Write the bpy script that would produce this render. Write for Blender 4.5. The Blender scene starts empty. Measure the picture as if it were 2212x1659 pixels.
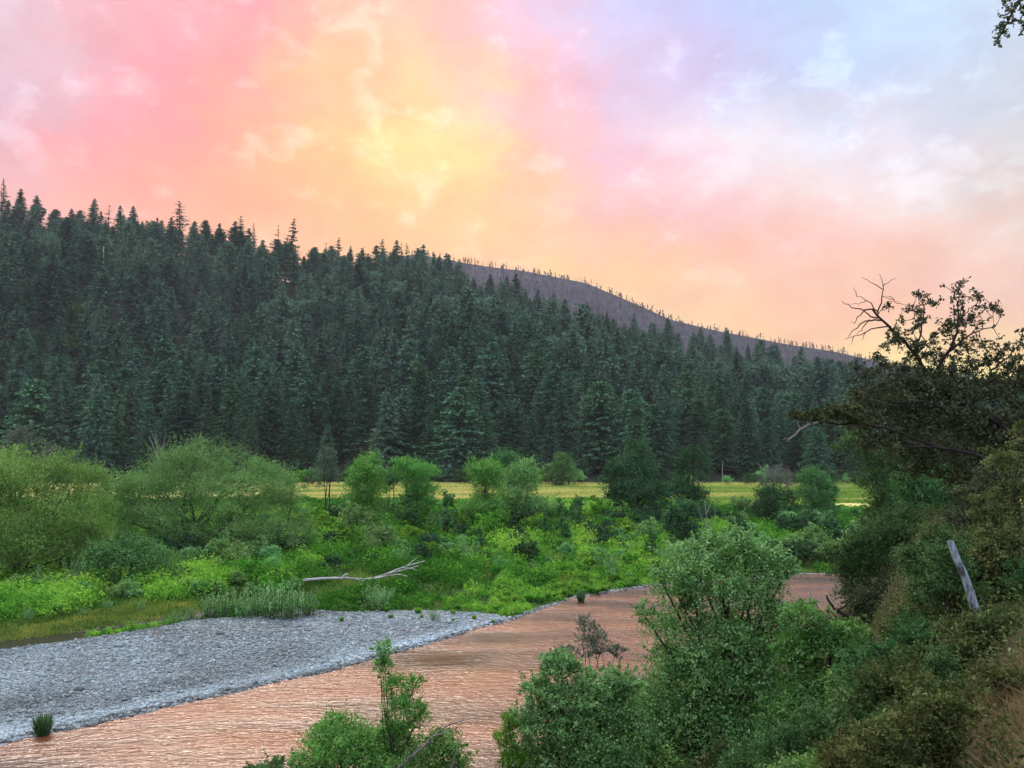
import bpy, math, random
import numpy as np
from mathutils import Vector
C = bpy.context.scene.collection
rg = np.random.default_rng(7)
random.seed(7)

# ------------------------------------------------------------------ camera model (photo measured on a 2212 x 1659 grid)
EYE = np.array([0.0, 0.0, 12.0]); FP = 1736.0; PITCH = math.radians(5.05)
FWD = np.array([0, math.cos(PITCH), math.sin(PITCH)]); UP = np.array([0, -math.sin(PITCH), math.cos(PITCH)])
def ray(u, v): return FWD + np.array([1.0, 0, 0])*(u-1106)/FP + UP*(829.5-v)/FP
def pt(u, v, Y):
    d = ray(u, v); return EYE + d*(Y/d[1])
def gp(u, v, z=0.0):
    d = ray(u, v); return EYE + d*((z-EYE[2])/d[2])
def proj(p):
    d = np.asarray(p)-EYE; w = d@FWD
    return 1106+FP*d[0]/w, 829.5-FP*(d@UP)/w

# ------------------------------------------------------------------ noise
_lat = np.random.default_rng(3).random((256, 256))
def vnoise(x, y):
    x = np.asarray(x, float); y = np.asarray(y, float)
    xi = np.floor(x).astype(int); yi = np.floor(y).astype(int); fx = x-xi; fy = y-yi
    fx = fx*fx*(3-2*fx); fy = fy*fy*(3-2*fy)
    a = _lat[xi & 255, yi & 255]; b = _lat[(xi+1) & 255, yi & 255]; c = _lat[xi & 255, (yi+1) & 255]; d = _lat[(xi+1) & 255, (yi+1) & 255]
    return (a*(1-fx)+b*fx)*(1-fy)+(c*(1-fx)+d*fx)*fy
def fbm(x, y, o=4):
    s = 0; a = .5
    for k in range(o): s = s+a*vnoise(x*2**k+17.3*k, y*2**k+5.1*k); a *= .5
    return s/(1-.5**o)
def sm(a, b, x):
    t = np.clip((np.asarray(x, float)-a)/(b-a), 0, 1); return t*t*(3-2*t)

# ------------------------------------------------------------------ mesh helpers
class MB:
    def __init__(s): s.v = []; s.q = []; s.t = []; s.qa = []; s.ta = []; s.n = 0
    def verts(s, v): k = s.n; s.v.append(np.asarray(v, float).reshape(-1, 3)); s.n += len(s.v[-1]); return k
    def quads(s, v, f, var=0.5):
        k = s.verts(v); f = np.asarray(f, int).reshape(-1, 4)+k; s.q.append(f); s.qa.append(np.broadcast_to(np.asarray(var, float), (len(f),)))
    def tris(s, v, f, var=0.5):
        k = s.verts(v); f = np.asarray(f, int).reshape(-1, 3)+k; s.t.append(f); s.ta.append(np.broadcast_to(np.asarray(var, float), (len(f),)))
    def mesh(s, name, mat, smooth=False):
        me = bpy.data.meshes.new(name)
        V = np.concatenate(s.v) if s.v else np.zeros((0, 3))
        Q = np.concatenate(s.q) if s.q else np.zeros((0, 4), int); T = np.concatenate(s.t) if s.t else np.zeros((0, 3), int)
        var = np.concatenate([np.concatenate(s.qa) if s.qa else np.zeros(0), np.concatenate(s.ta) if s.ta else np.zeros(0)])
        me.vertices.add(len(V)); me.vertices.foreach_set('co', V.astype(np.float32).ravel())
        loops = np.concatenate([Q.ravel(), T.ravel()]).astype(np.int32)
        me.loops.add(len(loops)); me.loops.foreach_set('vertex_index', loops)
        starts = np.concatenate([np.arange(len(Q))*4, len(Q)*4+np.arange(len(T))*3]).astype(np.int32)
        me.polygons.add(len(starts)); me.polygons.foreach_set('loop_start', starts)
        me.polygons.foreach_set('use_smooth', np.full(len(starts), smooth))
        me.update(calc_edges=True)
        a = me.attributes.new('var', 'FLOAT', 'FACE'); a.data.foreach_set('value', var.astype(np.float32))
        for m in (mat if isinstance(mat, (list, tuple)) else [mat]): me.materials.append(m)
        return me
    def build(s, name, mat, parent=None, smooth=False, loc=None):
        o = bpy.data.objects.new(name, s.mesh(name, mat, smooth)); C.objects.link(o)
        if parent is not None: o.parent = parent
        if loc is not None: o.location = loc
        return o
def unit(a): return a/np.maximum(np.linalg.norm(a, axis=-1, keepdims=True), 1e-9)
def leafcards(mb, P, size, aspect=.5, out=None, up=.35, rnd=1.0, var=None, rng=rg, hang=0.0):
    """diamond leaves with a fold: two triangles each bent along the midrib"""
    n = len(P); P = np.asarray(P)
    N = rng.normal(size=(n, 3))*rnd+np.array([0, 0, up*1.6])
    if out is not None: N = N+out*.8
    N = unit(N); A = unit(np.cross(N, rng.normal(size=(n, 3))))
    A = unit(A+np.array([0, 0, -hang])); B = unit(np.cross(N, A)); N = np.cross(A, B)
    L = (np.asarray(size)*rng.uniform(.65, 1.35, n))[:, None]; W = L*aspect
    v0 = P-A*L*.5; v2 = P+A*L*.5; v1 = P+B*W*.5+N*L*.08; v3 = P-B*W*.5+N*L*.08
    V = np.stack([v0, v1, v2, v3], 1).reshape(-1, 3); F = np.arange(n*4).reshape(-1, 4)
    mb.quads(V, F, var if var is not None else rng.random(n))
def tube(mb, P, r, sides=6, var=.5, cap=True):
    P = np.asarray(P, float); r = np.broadcast_to(np.asarray(r, float), (len(P),)); n = len(P)
    T = unit(np.gradient(P, axis=0)); ref = np.array([.31, .93, .2])
    X = unit(np.cross(T, ref)); Y = np.cross(T, X)
    a = np.linspace(0, 2*math.pi, sides, endpoint=False)
    V = P[:, None, :]+r[:, None, None]*(np.cos(a)[None, :, None]*X[:, None, :]+np.sin(a)[None, :, None]*Y[:, None, :])
    i, j = np.meshgrid(np.arange(n-1), np.arange(sides), indexing='ij'); j2 = (j+1) % sides
    F = np.stack([i*sides+j, i*sides+j2, (i+1)*sides+j2, (i+1)*sides+j], -1).reshape(-1, 4)
    mb.quads(V.reshape(-1, 3), F, var)
    if cap:
        for k, e in ((0, 0), (n-1, 1)):
            vv = np.vstack([V[k], P[k][None]]); f = [[q, (q+1) % sides, sides] if e else [(q+1) % sides, q, sides] for q in range(sides)]
            mb.tris(vv, f, var)
def spline(P, n=8, jit=0.0, rng=rg):
    P = np.asarray(P, float); d = np.r_[0, np.cumsum(np.linalg.norm(np.diff(P, axis=0), axis=1))]
    t = np.linspace(0, d[-1], n); Q = np.stack([np.interp(t, d, P[:, k]) for k in range(3)], 1)
    if len(P) > 2:
        for _ in range(2): Q[1:-1] = (Q[:-2]+2*Q[1:-1]+Q[2:])/4
    if jit: Q[1:-1] += rng.normal(size=(n-2, 3))*jit
    return Q

# ------------------------------------------------------------------ materials
def srgb(c): return [((x/255)/12.92 if x/255 <= .04045 else ((x/255+.055)/1.055)**2.4) for x in c]
def newmat(name):
    m = bpy.data.materials.new(name); m.use_nodes = True; nt = m.node_tree; nt.nodes.clear()
    return m, nt, nt.nodes, nt.links
def ramp(nd, stops, interp='LINEAR'):
    r = nd.new('ShaderNodeValToRGB'); r.color_ramp.interpolation = interp; e = r.color_ramp.elements
    while len(e) < len(stops): e.new(.5)
    for k, (p, c) in enumerate(stops): e[k].position = p
    for k, (p, c) in enumerate(stops): e[k].color = (c[0], c[1], c[2], 1)
    return r
def math_(nd, lk, op, a, b=None, c=None):
    m = nd.new('ShaderNodeMath'); m.operation = op
    for k, x in enumerate((a, b, c)):
        if x is None: continue
        if isinstance(x, (int, float)): m.inputs[k].default_value = x
        else: lk.new(x, m.inputs[k])
    return m.outputs[0]
def foliage(name, dark, mid, light, trans=.3, hue=.02, val=.25, gloss=0.0, rough=.5):
    m, nt, nd, lk = newmat(name)
    at = nd.new('ShaderNodeAttribute'); at.attribute_name = 'var'
    r = ramp(nd, [(0, dark), (.5, mid), (1, light)]); lk.new(at.outputs['Fac'], r.inputs[0])
    oi = nd.new('ShaderNodeObjectInfo'); h = nd.new('ShaderNodeHueSaturation')
    lk.new(math_(nd, lk, 'MULTIPLY_ADD', oi.outputs['Random'], hue*2, .5-hue), h.inputs['Hue'])
    rr = math_(nd, lk, 'FRACT', math_(nd, lk, 'MULTIPLY', oi.outputs['Random'], 7.31))
    lk.new(math_(nd, lk, 'MULTIPLY_ADD', rr, val*2, 1-val), h.inputs['Value'])
    lk.new(r.outputs[0], h.inputs['Color'])
    d = nd.new('ShaderNodeBsdfDiffuse'); t = nd.new('ShaderNodeBsdfTranslucent'); mx = nd.new('ShaderNodeMixShader')
    lk.new(h.outputs[0], d.inputs[0]); lk.new(h.outputs[0], t.inputs[0]); mx.inputs[0].default_value = trans
    lk.new(d.outputs[0], mx.inputs[1]); lk.new(t.outputs[0], mx.inputs[2]); out = nd.new('ShaderNodeOutputMaterial')
    last = mx.outputs[0]
    if gloss:
        g = nd.new('ShaderNodeBsdfGlossy'); g.inputs['Roughness'].default_value = rough; g.inputs['Color'].default_value = (.9, .95, 1, 1)
        m2 = nd.new('ShaderNodeMixShader'); m2.inputs[0].default_value = gloss; lk.new(last, m2.inputs[1]); lk.new(g.outputs[0], m2.inputs[2]); last = m2.outputs[0]
    lk.new(last, out.inputs[0]); return m
def noisemat(name, cols, scale=3, detail=6, rough=.85, bump=.3, bscale=None, dist=.05, vec='Object', stretch=None, varmix=0):
    m, nt, nd, lk = newmat(name)
    tc = nd.new('ShaderNodeTexCoord'); src = tc.outputs[vec]
    if stretch:
        mp = nd.new('ShaderNodeMapping'); mp.inputs['Scale'].default_value = stretch; lk.new(src, mp.inputs[0]); src = mp.outputs[0]
    n = nd.new('ShaderNodeTexNoise'); n.inputs['Scale'].default_value = scale; n.inputs['Detail'].default_value = detail; n.inputs['Roughness'].default_value = .62
    lk.new(src, n.inputs['Vector']); r = ramp(nd, cols); fac = n.outputs[0]
    if varmix:
        at = nd.new('ShaderNodeAttribute'); at.attribute_name = 'var'
        fac = math_(nd, lk, 'ADD', math_(nd, lk, 'MULTIPLY', fac, 1-varmix), math_(nd, lk, 'MULTIPLY', at.outputs['Fac'], varmix))
    lk.new(fac, r.inputs[0])
    b = nd.new('ShaderNodeBsdfPrincipled'); b.inputs['Roughness'].default_value = rough; b.inputs['Specular IOR Level'].default_value = .25
    lk.new(r.outputs[0], b.inputs['Base Color'])
    if bump:
        n2 = nd.new('ShaderNodeTexNoise'); n2.inputs['Scale'].default_value = bscale or scale*4; n2.inputs['Detail'].default_value = 5; lk.new(src, n2.inputs['Vector'])
        bp = nd.new('ShaderNodeBump'); bp.inputs['Strength'].default_value = bump; bp.inputs['Distance'].default_value = dist
        lk.new(n2.outputs[0], bp.inputs['Height']); lk.new(bp.outputs[0], b.inputs['Normal'])
    out = nd.new('ShaderNodeOutputMaterial'); lk.new(b.outputs[0], out.inputs[0]); return m

M = {}
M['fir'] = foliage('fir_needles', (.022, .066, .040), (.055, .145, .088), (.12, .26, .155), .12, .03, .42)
M['fir_pale'] = foliage('fir_pale', (.04, .085, .06), (.08, .16, .11), (.14, .26, .17), .15, .025, .3)
M['fir_red'] = foliage('fir_reddish', (.05, .045, .035), (.085, .075, .05), (.14, .11, .07), .25, .02, .2)  # reddish, more translucent needles for the see-through firs
M['decid_hill'] = foliage('hill_broadleaf', (.05, .10, .04), (.09, .17, .06), (.15, .26, .09), .25, .02, .2)
M['burnt'] = foliage('burnt_tree', (.05, .04, .045), (.08, .06, .06), (.13, .09, .07), .1, .01, .2)
M['olive'] = foliage('olive_willow', (.06, .13, .035), (.21, .36, .09), (.50, .68, .22), .3, .012, .1)
M['willow'] = foliage('green_willow', (.06, .15, .05), (.21, .42, .13), (.46, .70, .27), .3, .012, .12)
M['bright'] = foliage('bright_tree', (.05, .17, .035), (.17, .44, .09), (.40, .70, .20), .35, .012, .1)
M['teal'] = foliage('teal_tree', (.03, .11, .035), (.10, .27, .085), (.24, .48, .18), .25, .015, .15)
M['darkg'] = foliage('dark_tree', (.022, .065, .03), (.06, .15, .062), (.15, .30, .13), .2, .015, .15)
M['greysh'] = foliage('grey_shrub', (.12, .14, .12), (.21, .23, .20), (.33, .35, .32), .2, .01, .1)
M['herb'] = foliage('herb', (.035, .14, .02), (.12, .37, .045), (.34, .64, .10), .35, .02, .15)
M['mint'] = foliage('mint_willow', (.08, .24, .07), (.22, .50, .18), (.46, .78, .36), .35, .012, .12)
M['yellowg'] = foliage('yellow_green', (.08, .20, .02), (.20, .42, .05), (.40, .60, .11), .35, .015, .1)
M['alder'] = foliage('alder_leaf', (.035, .12, .025), (.19, .43, .10), (.54, .80, .32), .3, .012, .1, .05)
M['alder2'] = foliage('alder_leaf_yellow', (.04, .13, .02), (.13, .33, .05), (.34, .58, .14), .35, .015, .1, .05)
M['nearw'] = foliage('near_willow', (.04, .14, .02), (.14, .37, .05), (.36, .62, .14), .35, .012, .1, .04)
M['spindly'] = foliage('spindly_leaf', (.07, .11, .07), (.13, .18, .12), (.22, .28, .19), .25, .012, .1, .04)
M['oak'] = foliage('oak_leaf', (.03, .045, .024), (.095, .125, .065), (.22, .26, .14), .18, .012, .1)
M['oak2'] = foliage('oak_leaf_branch', (.05, .07, .03), (.09, .12, .05), (.16, .20, .09), .2, .012, .1)  # narrower range of oak leaf tones, for the branch reaching left
M['brush'] = foliage('brush_leaf', (.03, .048, .015), (.10, .14, .045), (.26, .33, .13), .25, .02, .2)
M['brushg'] = foliage('brush_green', (.025, .07, .022), (.085, .20, .065), (.24, .42, .17), .25, .02, .2)
M['brushy'] = foliage('brush_yellow', (.045, .06, .02), (.13, .165, .055), (.33, .37, .16), .3, .02, .15)
M['drygrass'] = foliage('dry_grass', (.13, .11, .04), (.30, .24, .11), (.52, .43, .22), .25, .01, .1)
M['bark'] = noisemat('bark', [(.3, (.03, .022, .017)), (.7, (.09, .07, .055))], 4, rough=.9, stretch=(3, 3, .6))
M['oakbark'] = noisemat('oak_bark', [(.3, (.012, .010, .009)), (.7, (.04, .034, .028))], 4, rough=.95, stretch=(3, 3, .6))
M['palebark'] = noisemat('pale_bark', [(.3, (.14, .13, .125)), (.7, (.36, .35, .34))], 5, rough=.85, stretch=(3, 3, .7))
M['snagwood'] = noisemat('snag_wood', [(.3, (.42, .38, .36)), (.7, (.7, .66, .62))], .3, rough=.85)
M['drift'] = noisemat('driftwood', [(.35, (.22, .20, .20)), (.55, (.58, .56, .58)), (.7, (.68, .67, .70))], 4, rough=.8, stretch=(.5, 2, 2))
M['post'] = noisemat('weathered_wood', [(.38, (.06, .065, .07)), (.47, (.22, .27, .30)), (.56, (.34, .42, .48)), (.66, (.16, .19, .21)), (.8, (.40, .48, .54))], 7, rough=.8, stretch=(1, 1, .3), bump=.6)
M['rock'] = noisemat('rock', [(.3, (.12, .125, .13)), (.7, (.34, .35, .37))], 3, rough=.85)
M['wetrock'] = noisemat('wet_rock', [(.3, (.03, .028, .03)), (.7, (.09, .085, .09))], 5, rough=.4)

# ------------------------------------------------------------------ terrain
FB = np.array([(-90, 2), (-60, 12), (-40, 24), (-21.9, 34.3), (-19.3, 37), (-15.5, 41), (-10.7, 45.6), (-6.2, 51.8), (-.2, 60), (3.6, 66.8), (7.6, 71.3), (12.6, 75), (28.3, 82.7), (34.5, 82.7), (60, 80), (120, 70), (220, 60)], float)
NB = np.array([(-90, -60), (-40, -5), (-20, 20), (-12, 27.5), (-8, 30), (-1, 30.5), (3, 35), (7, 43), (12, 50), (21, 60), (28, 66), (40, 70), (80, 68), (120, 56), (220, 40)], float)
def farb(x): return np.interp(x, FB[:, 0], FB[:, 1])
def nearb(x): return np.interp(x, NB[:, 0], NB[:, 1])
def YTR(x): return 50.3+(np.asarray(x, float)+32)*.93
def zground(x, y):
    x = np.asarray(x, float); y = np.asarray(y, float)
    wob = (fbm(x*.35, y*.35, 3)-.5)*1.6
    df = y-farb(x)+wob; dn = nearb(x)-y+wob*.6
    far = .02+.55*sm(0, 22, df)+.25*sm(20, 80, df)+(fbm(x*.12, y*.12, 3)-.5)*.5*sm(12, 30, df)+(fbm(x*1.3, y*1.3, 2)-.5)*.10*sm(0, 3, df)
    # near bank: rises towards the camera
    L = np.maximum(nearb(x)-2, 12)
    t = np.clip(dn/L, 0, 1.15)
    near = .9*sm(0, 3, dn)+1.3*sm(2, 12, dn)+7.9*sm(.50, 1.0, t)
    s = x-.45*y+(fbm(x*.2+9, y*.2, 3)-.5)*2
    shelf = 9.0*sm(-5.5, 3.2, s)*sm(70, 40, y)+2.5*sm(6, 22, s)
    near = np.where(dn > 0, np.maximum(near, shelf*sm(0, 6, dn)), near)+(fbm(x*.5, y*.5, 3)-.5)*.5*sm(1, 5, dn)
    bed = -.9
    z = np.where(df > 0, far, np.where(dn > 0, near, 0))
    inside = (df <= 0) & (dn <= 0)
    dd = np.minimum(-df, -dn); z = np.where(inside, bed*sm(0, 3, dd), z)
    # dark backwater trench at the left behind the gravel bar
    u = 1106+FP*x/np.maximum(y, 1)
    ytr = YTR(x)
    tr = np.exp(-((y-ytr)/2.0)**2)*sm(-21.5, -24, x)
    z = z-tr*.85
    return z
def kind_at(x, y):
    """0 grass flood plain, 1 gravel, 2 meadow, 3 near bank, 4 mud"""
    u = 1106+FP*x/np.maximum(y, 1); df = y-farb(x)
    n = (fbm(x*.25, y*.25, 3)-.5)*6
    edge = np.interp(x, [-90, -40, -32, -27, -22, -15, -8, -4, -2, 0, 4, 14, 30], [15, 18, 18.6, 20, 23, 19.5, 13.2, 8, 5, .9, .6, .5, .4])
    k = np.zeros(x.shape, int)
    k[df+n*.35 < edge] = 1
    ytr = YTR(x)
    k[(y-ytr > -1.2) & (y-ytr < 2.7+n*.2) & (x < -21.5)] = 4
    k[(y > np.interp(x, [-60, 30, 60], [200, 200, 172])+n*1.2)] = 2
    k[(y < nearb(x)+2) & (df < 0)] = 3
    k[((x+44)/3.5)**2+((y-98)/4)**2 < 1] = 1
    return k
def rows(a, b, n): return a*(b/a)**np.linspace(0, 1, n)
Ys = np.r_[np.linspace(-14, 3.2, 12), rows(3.8, 360, 520)]
US = np.linspace(-1.5, 1.5, 500)
US = np.sign(US)*(np.abs(US)**1.25)*.85
YY, UU = np.meshgrid(Ys, US, indexing='ij')
XX = UU*(np.maximum(YY, 0)+9); ZZ = zground(XX, YY)
nr, nc = XX.shape
def patch(mask, name, mat, Z=ZZ, label=None):
    i, j = np.nonzero(mask); f = np.stack([i*nc+j, i*nc+j+1, (i+1)*nc+j+1, (i+1)*nc+j], 1)
    used, inv = np.unique(f.ravel(), return_inverse=True)
    V = np.stack([XX.ravel(), YY.ravel(), Z.ravel()], 1)[used]
    mb = MB(); mb.quads(V, inv.reshape(-1, 4)); o = mb.build(name, mat, smooth=True); o['kind'] = 'structure'; return o
cx = (XX[:-1, :-1]+XX[1:, 1:])/2; cy = (YY[:-1, :-1]+YY[1:, 1:])/2; KK = kind_at(cx, cy)
M['soil'] = noisemat('floodplain', [(.3, (.02, .055, .012)), (.5, (.04, .10, .02)), (.7, (.08, .14, .035))], .35, rough=.95, bump=.8, bscale=3, dist=.3)
M['meadow'] = noisemat('meadow', [(.30, (.22, .34, .08)), (.45, (.42, .48, .13)), (.6, (.62, .57, .20)), (.75, (.38, .44, .12))], .02, detail=8, rough=.95, bump=.6, bscale=.8, dist=.2, stretch=(.35, 1.6, 1))
M['bank'] = noisemat('bank_soil', [(.3, (.03, .03, .016)), (.5, (.065, .06, .03)), (.7, (.13, .105, .06))], .8, rough=.95, bump=.9, bscale=8, dist=.1)
M['mud'] = noisemat('mud', [(.35, (.03, .035, .03)), (.5, (.055, .06, .045)), (.65, (.11, .13, .055))], .5, rough=.6, bump=.5, bscale=6, dist=.1)
M['underbase'] = noisemat('valley_floor', [(.3, (.04, .06, .025)), (.7, (.09, .11, .045))], .02, rough=.95, bump=0)
# gravel: two sizes of voronoi cobble with colour per stone
def gravelmat():
    m, nt, nd, lk = newmat('gravel')
    tc = nd.new('ShaderNodeTexCoord'); v = nd.new('ShaderNodeTexVoronoi'); v.inputs['Scale'].default_value = 6.5; lk.new(tc.outputs['Object'], v.inputs['Vector'])
    r = ramp(nd, [(0, (.09, .105, .11)), (.35, (.19, .23, .235)), (.7, (.31, .37, .38)), (1, (.50, .56, .58))])
    sx = nd.new('ShaderNodeSeparateColor'); lk.new(v.outputs['Color'], sx.inputs[0]); lk.new(sx.outputs[0], r.inputs[0])
    n = nd.new('ShaderNodeTexNoise'); n.inputs['Scale'].default_value = .3; n.inputs['Detail'].default_value = 6; lk.new(tc.outputs['Object'], n.inputs['Vector'])
    r2 = ramp(nd, [(.35, (.75, .68, .66)), (.55, (1, 1, 1)), (.7, (.82, 1.0, .98))]); lk.new(n.outputs[0], r2.inputs[0])
    mx = nd.new('ShaderNodeMix'); mx.data_type = 'RGBA'; mx.blend_type = 'MULTIPLY'; mx.inputs[0].default_value = 1; lk.new(r.outputs[0], mx.inputs[6]); lk.new(r2.outputs[0], mx.inputs[7])
    b = nd.new('ShaderNodeBsdfPrincipled'); b.inputs['Roughness'].default_value = .8; lk.new(mx.outputs[2], b.inputs['Base Color'])
    bp = nd.new('ShaderNodeBump'); bp.inputs['Strength'].default_value = 1; bp.inputs['Distance'].default_value = .09; bp.invert = True
    lk.new(v.outputs['Distance'], bp.inputs['Height']); lk.new(bp.outputs[0], b.inputs['Normal'])
    o = nd.new('ShaderNodeOutputMaterial'); lk.new(b.outputs[0], o.inputs[0]); return m
M['gravel'] = gravelmat()
patch(KK == 0, 'ground', M['soil']); patch(KK == 1, 'gravel_bar', M['gravel']); patch(KK == 2, 'meadow', M['meadow'])
patch(KK == 3, 'river_bank', M['bank']); patch(KK == 4, 'mud_bank', M['mud'])

# water
def watermat():
    m, nt, nd, lk = newmat('river_water')
    tc = nd.new('ShaderNodeTexCoord'); mp = nd.new('ShaderNodeMapping'); mp.inputs['Rotation'].default_value = (0, 0, math.radians(-28)); mp.inputs['Scale'].default_value = (.55, 1.6, 1)
    lk.new(tc.outputs['Object'], mp.inputs[0])
    def nz(s, d, dis=.6):
        n = nd.new('ShaderNodeTexNoise'); n.inputs['Scale'].default_value = s; n.inputs['Detail'].default_value = d; n.inputs['Distortion'].default_value = dis; lk.new(mp.outputs[0], n.inputs['Vector']); return n.outputs[0]
    a = nz(1.9, 4); b_ = nz(6.5, 3); c = nz(.12, 3, .2)
    amp = math_(nd, lk, 'MULTIPLY_ADD', c, 2.6, -.6)
    h = math_(nd, lk, 'ADD', math_(nd, lk, 'MULTIPLY', a, .55), math_(nd, lk, 'MULTIPLY', b_, .22)); h = math_(nd, lk, 'MULTIPLY', h, amp)
    bp = nd.new('ShaderNodeBump'); bp.inputs['Strength'].default_value = 1; bp.inputs['Distance'].default_value = .36; lk.new(h, bp.inputs['Height'])
    b = nd.new('ShaderNodeBsdfPrincipled'); b.inputs['Roughness'].default_value = .20; b.inputs['IOR'].default_value = 2.2
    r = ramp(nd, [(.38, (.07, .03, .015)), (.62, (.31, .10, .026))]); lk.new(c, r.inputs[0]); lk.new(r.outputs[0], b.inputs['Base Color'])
    lk.new(bp.outputs[0], b.inputs['Normal']); o = nd.new('ShaderNodeOutputMaterial'); lk.new(b.outputs[0], o.inputs[0]); return m
mb = MB(); xs = np.linspace(-130, 240, 75); A = np.stack([xs, nearb(xs)-6, 0*xs], 1); B = np.stack([xs, farb(xs)+6, 0*xs], 1)
B[:, 1] = np.minimum(B[:, 1], farb(xs)+2.5); n_ = len(xs)
mb.quads(np.vstack([A, B]), [[i, i+1, n_+i+1, n_+i] for i in range(n_-1)]); o = mb.build('river', watermat()); o['kind'] = 'structure'
mb = MB(); x0 = np.linspace(-75, -21, 30); c0 = YTR(x0)
mb.quads(np.vstack([np.stack([x0, c0-3.2, 0*x0+.2], 1), np.stack([x0, c0+3.2, 0*x0+.2], 1)]), [[i, i+1, 31+i-1+0, 30+i] if False else [i, i+1, 30+i+1, 30+i] for i in range(29)])
mw = noisemat('still_water', [(.3, (.010, .014, .012)), (.7, (.02, .025, .02))], .5, rough=.25, bump=.1, bscale=3, dist=.02)
o = mb.build('backwater', mw); o['kind'] = 'structure'
# base sheet to the horizon
mb = MB(); mb.quads([(-3000, -300, -1.6), (3000, -300, -1.6), (3000, 3300, -1.6), (-3000, 3300, -1.6)], [[0, 1, 2, 3]])
o = mb.build('valley_floor', M['underbase']); o['kind'] = 'structure'

# ------------------------------------------------------------------ hills
YB = 330.0
MASS = np.array([(-1400, 430), (-700, 400), (-300, 415), (0, 445), (100, 458), (200, 478), (300, 486), (400, 492), (500, 520), (600, 546), (700, 558), (800, 562), (900, 562), (960, 574), (1050, 596), (1150, 622), (1250, 658), (1400, 690), (1600, 733), (1700, 758), (1800, 785), (1950, 808), (2212, 850), (2800, 900), (4000, 930)], float)
def yr_of(u): return np.interp(u, [-1400, 0, 1000, 2212, 4000], [760, 780, 820, 760, 700])
def zr_of(u):
    v = np.interp(u, MASS[:, 0], MASS[:, 1])+62; Y = yr_of(u)
    d2 = FWD[2]+UP[2]*(829.5-v)/FP; d1 = FWD[1]+UP[1]*(829.5-v)/FP
    return 12+d2/d1*Y
def hillz(x, y):
    u = 1106+FP*x/np.maximum(y, 50)*1.0; yr = yr_of(u); zr = zr_of(u)
    t = (y-YB)/(yr-YB); S = np.clip(t, 0, 1)
    z = zr*(.30*S+.70*S**1.15)
    g = (fbm(x*.009+3, y*.004, 3)-.5)*80*np.sin(np.clip(S, 0, 1)*math.pi)**.8
    over = np.maximum(y-yr, 0)
    return z+g-over*.55-np.minimum(over, 30)*.0+.6-.8*sm(0, -20, y-YB)
def rhill(): pass
ys = np.r_[np.linspace(322, 860, 90), np.linspace(880, 1500, 20)]; us = np.linspace(-2.4, 2.4, 320)
Yg, Ug = np.meshgrid(ys, us, indexing='ij'); Xg = Ug*Yg; Zg = np.maximum(hillz(Xg, Yg), -2.5)
def grid_obj(name, X, Y, Z, mat):
    a, b = X.shape; i, j = np.meshgrid(np.arange(a-1), np.arange(b-1), indexing='ij')
    F = np.stack([i*b+j, i*b+j+1, (i+1)*b+j+1, (i+1)*b+j], -1).reshape(-1, 4); mb = MB(); mb.quads(np.stack([X.ravel(), Y.ravel(), Z.ravel()], 1), F)
    o = mb.build(name, mat, smooth=True); o['kind'] = 'structure'; return o
M['hillsoil'] = noisemat('hill_soil', [(.3, (.018, .026, .018)), (.7, (.05, .055, .035))], .03, rough=.95, bump=.5, bscale=.3, dist=2)
grid_obj('forest_hillside', Xg, Yg, Zg, M['hillsoil'])
FR = np.array([(-2500, 900), (0, 760), (600, 650), (760, 590), (840, 560), (890, 549), (940, 556), (1000, 568), (1060, 577), (1130, 585), (1200, 598), (1270, 612), (1330, 637), (1400, 667), (1450, 690), (1500, 702), (1560, 716), (1620, 727), (1700, 743), (1800, 758), (1900, 780), (2000, 800), (2212, 835), (2800, 890), (4500, 960)], float)
YF = 2200.0
def farz(x, y):
    u = 1106+FP*x/np.maximum(y, 50); v = np.interp(u, FR[:, 0], FR[:, 1]); d2 = FWD[2]+UP[2]*(829.5-v)/FP; d1 = FWD[1]+UP[1]*(829.5-v)/FP
    zr = 12+d2/d1*YF
    dn = YF-y
    g = (fbm(x*.006, y*.003, 4)-.5)*70*sm(0, 200, np.abs(dn))
    return zr-np.where(dn > 0, dn*.42+dn*dn*.00006, -dn*.6)+g
ys = np.r_[np.linspace(1150, 2190, 70), np.linspace(2200, 2700, 16)]; us = np.r_[np.linspace(-1.3, 1.3, 300), np.linspace(1.33, 2.6, 30)]
Yg, Ug = np.meshgrid(ys, us, indexing='ij'); Xg = Ug*Yg
M['burnthill'] = noisemat('burnt_slope', [(.30, (.010, .013, .028)), (.5, (.024, .026, .050)), (.68, (.07, .06, .08))], .04, detail=10, rough=.95, bump=1, bscale=.06, dist=10, stretch=(1.6, 1, .5))
grid_obj('burnt_hill', Xg, Yg, np.maximum(farz(Xg, Yg), -1.2), M['burnthill'])

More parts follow.
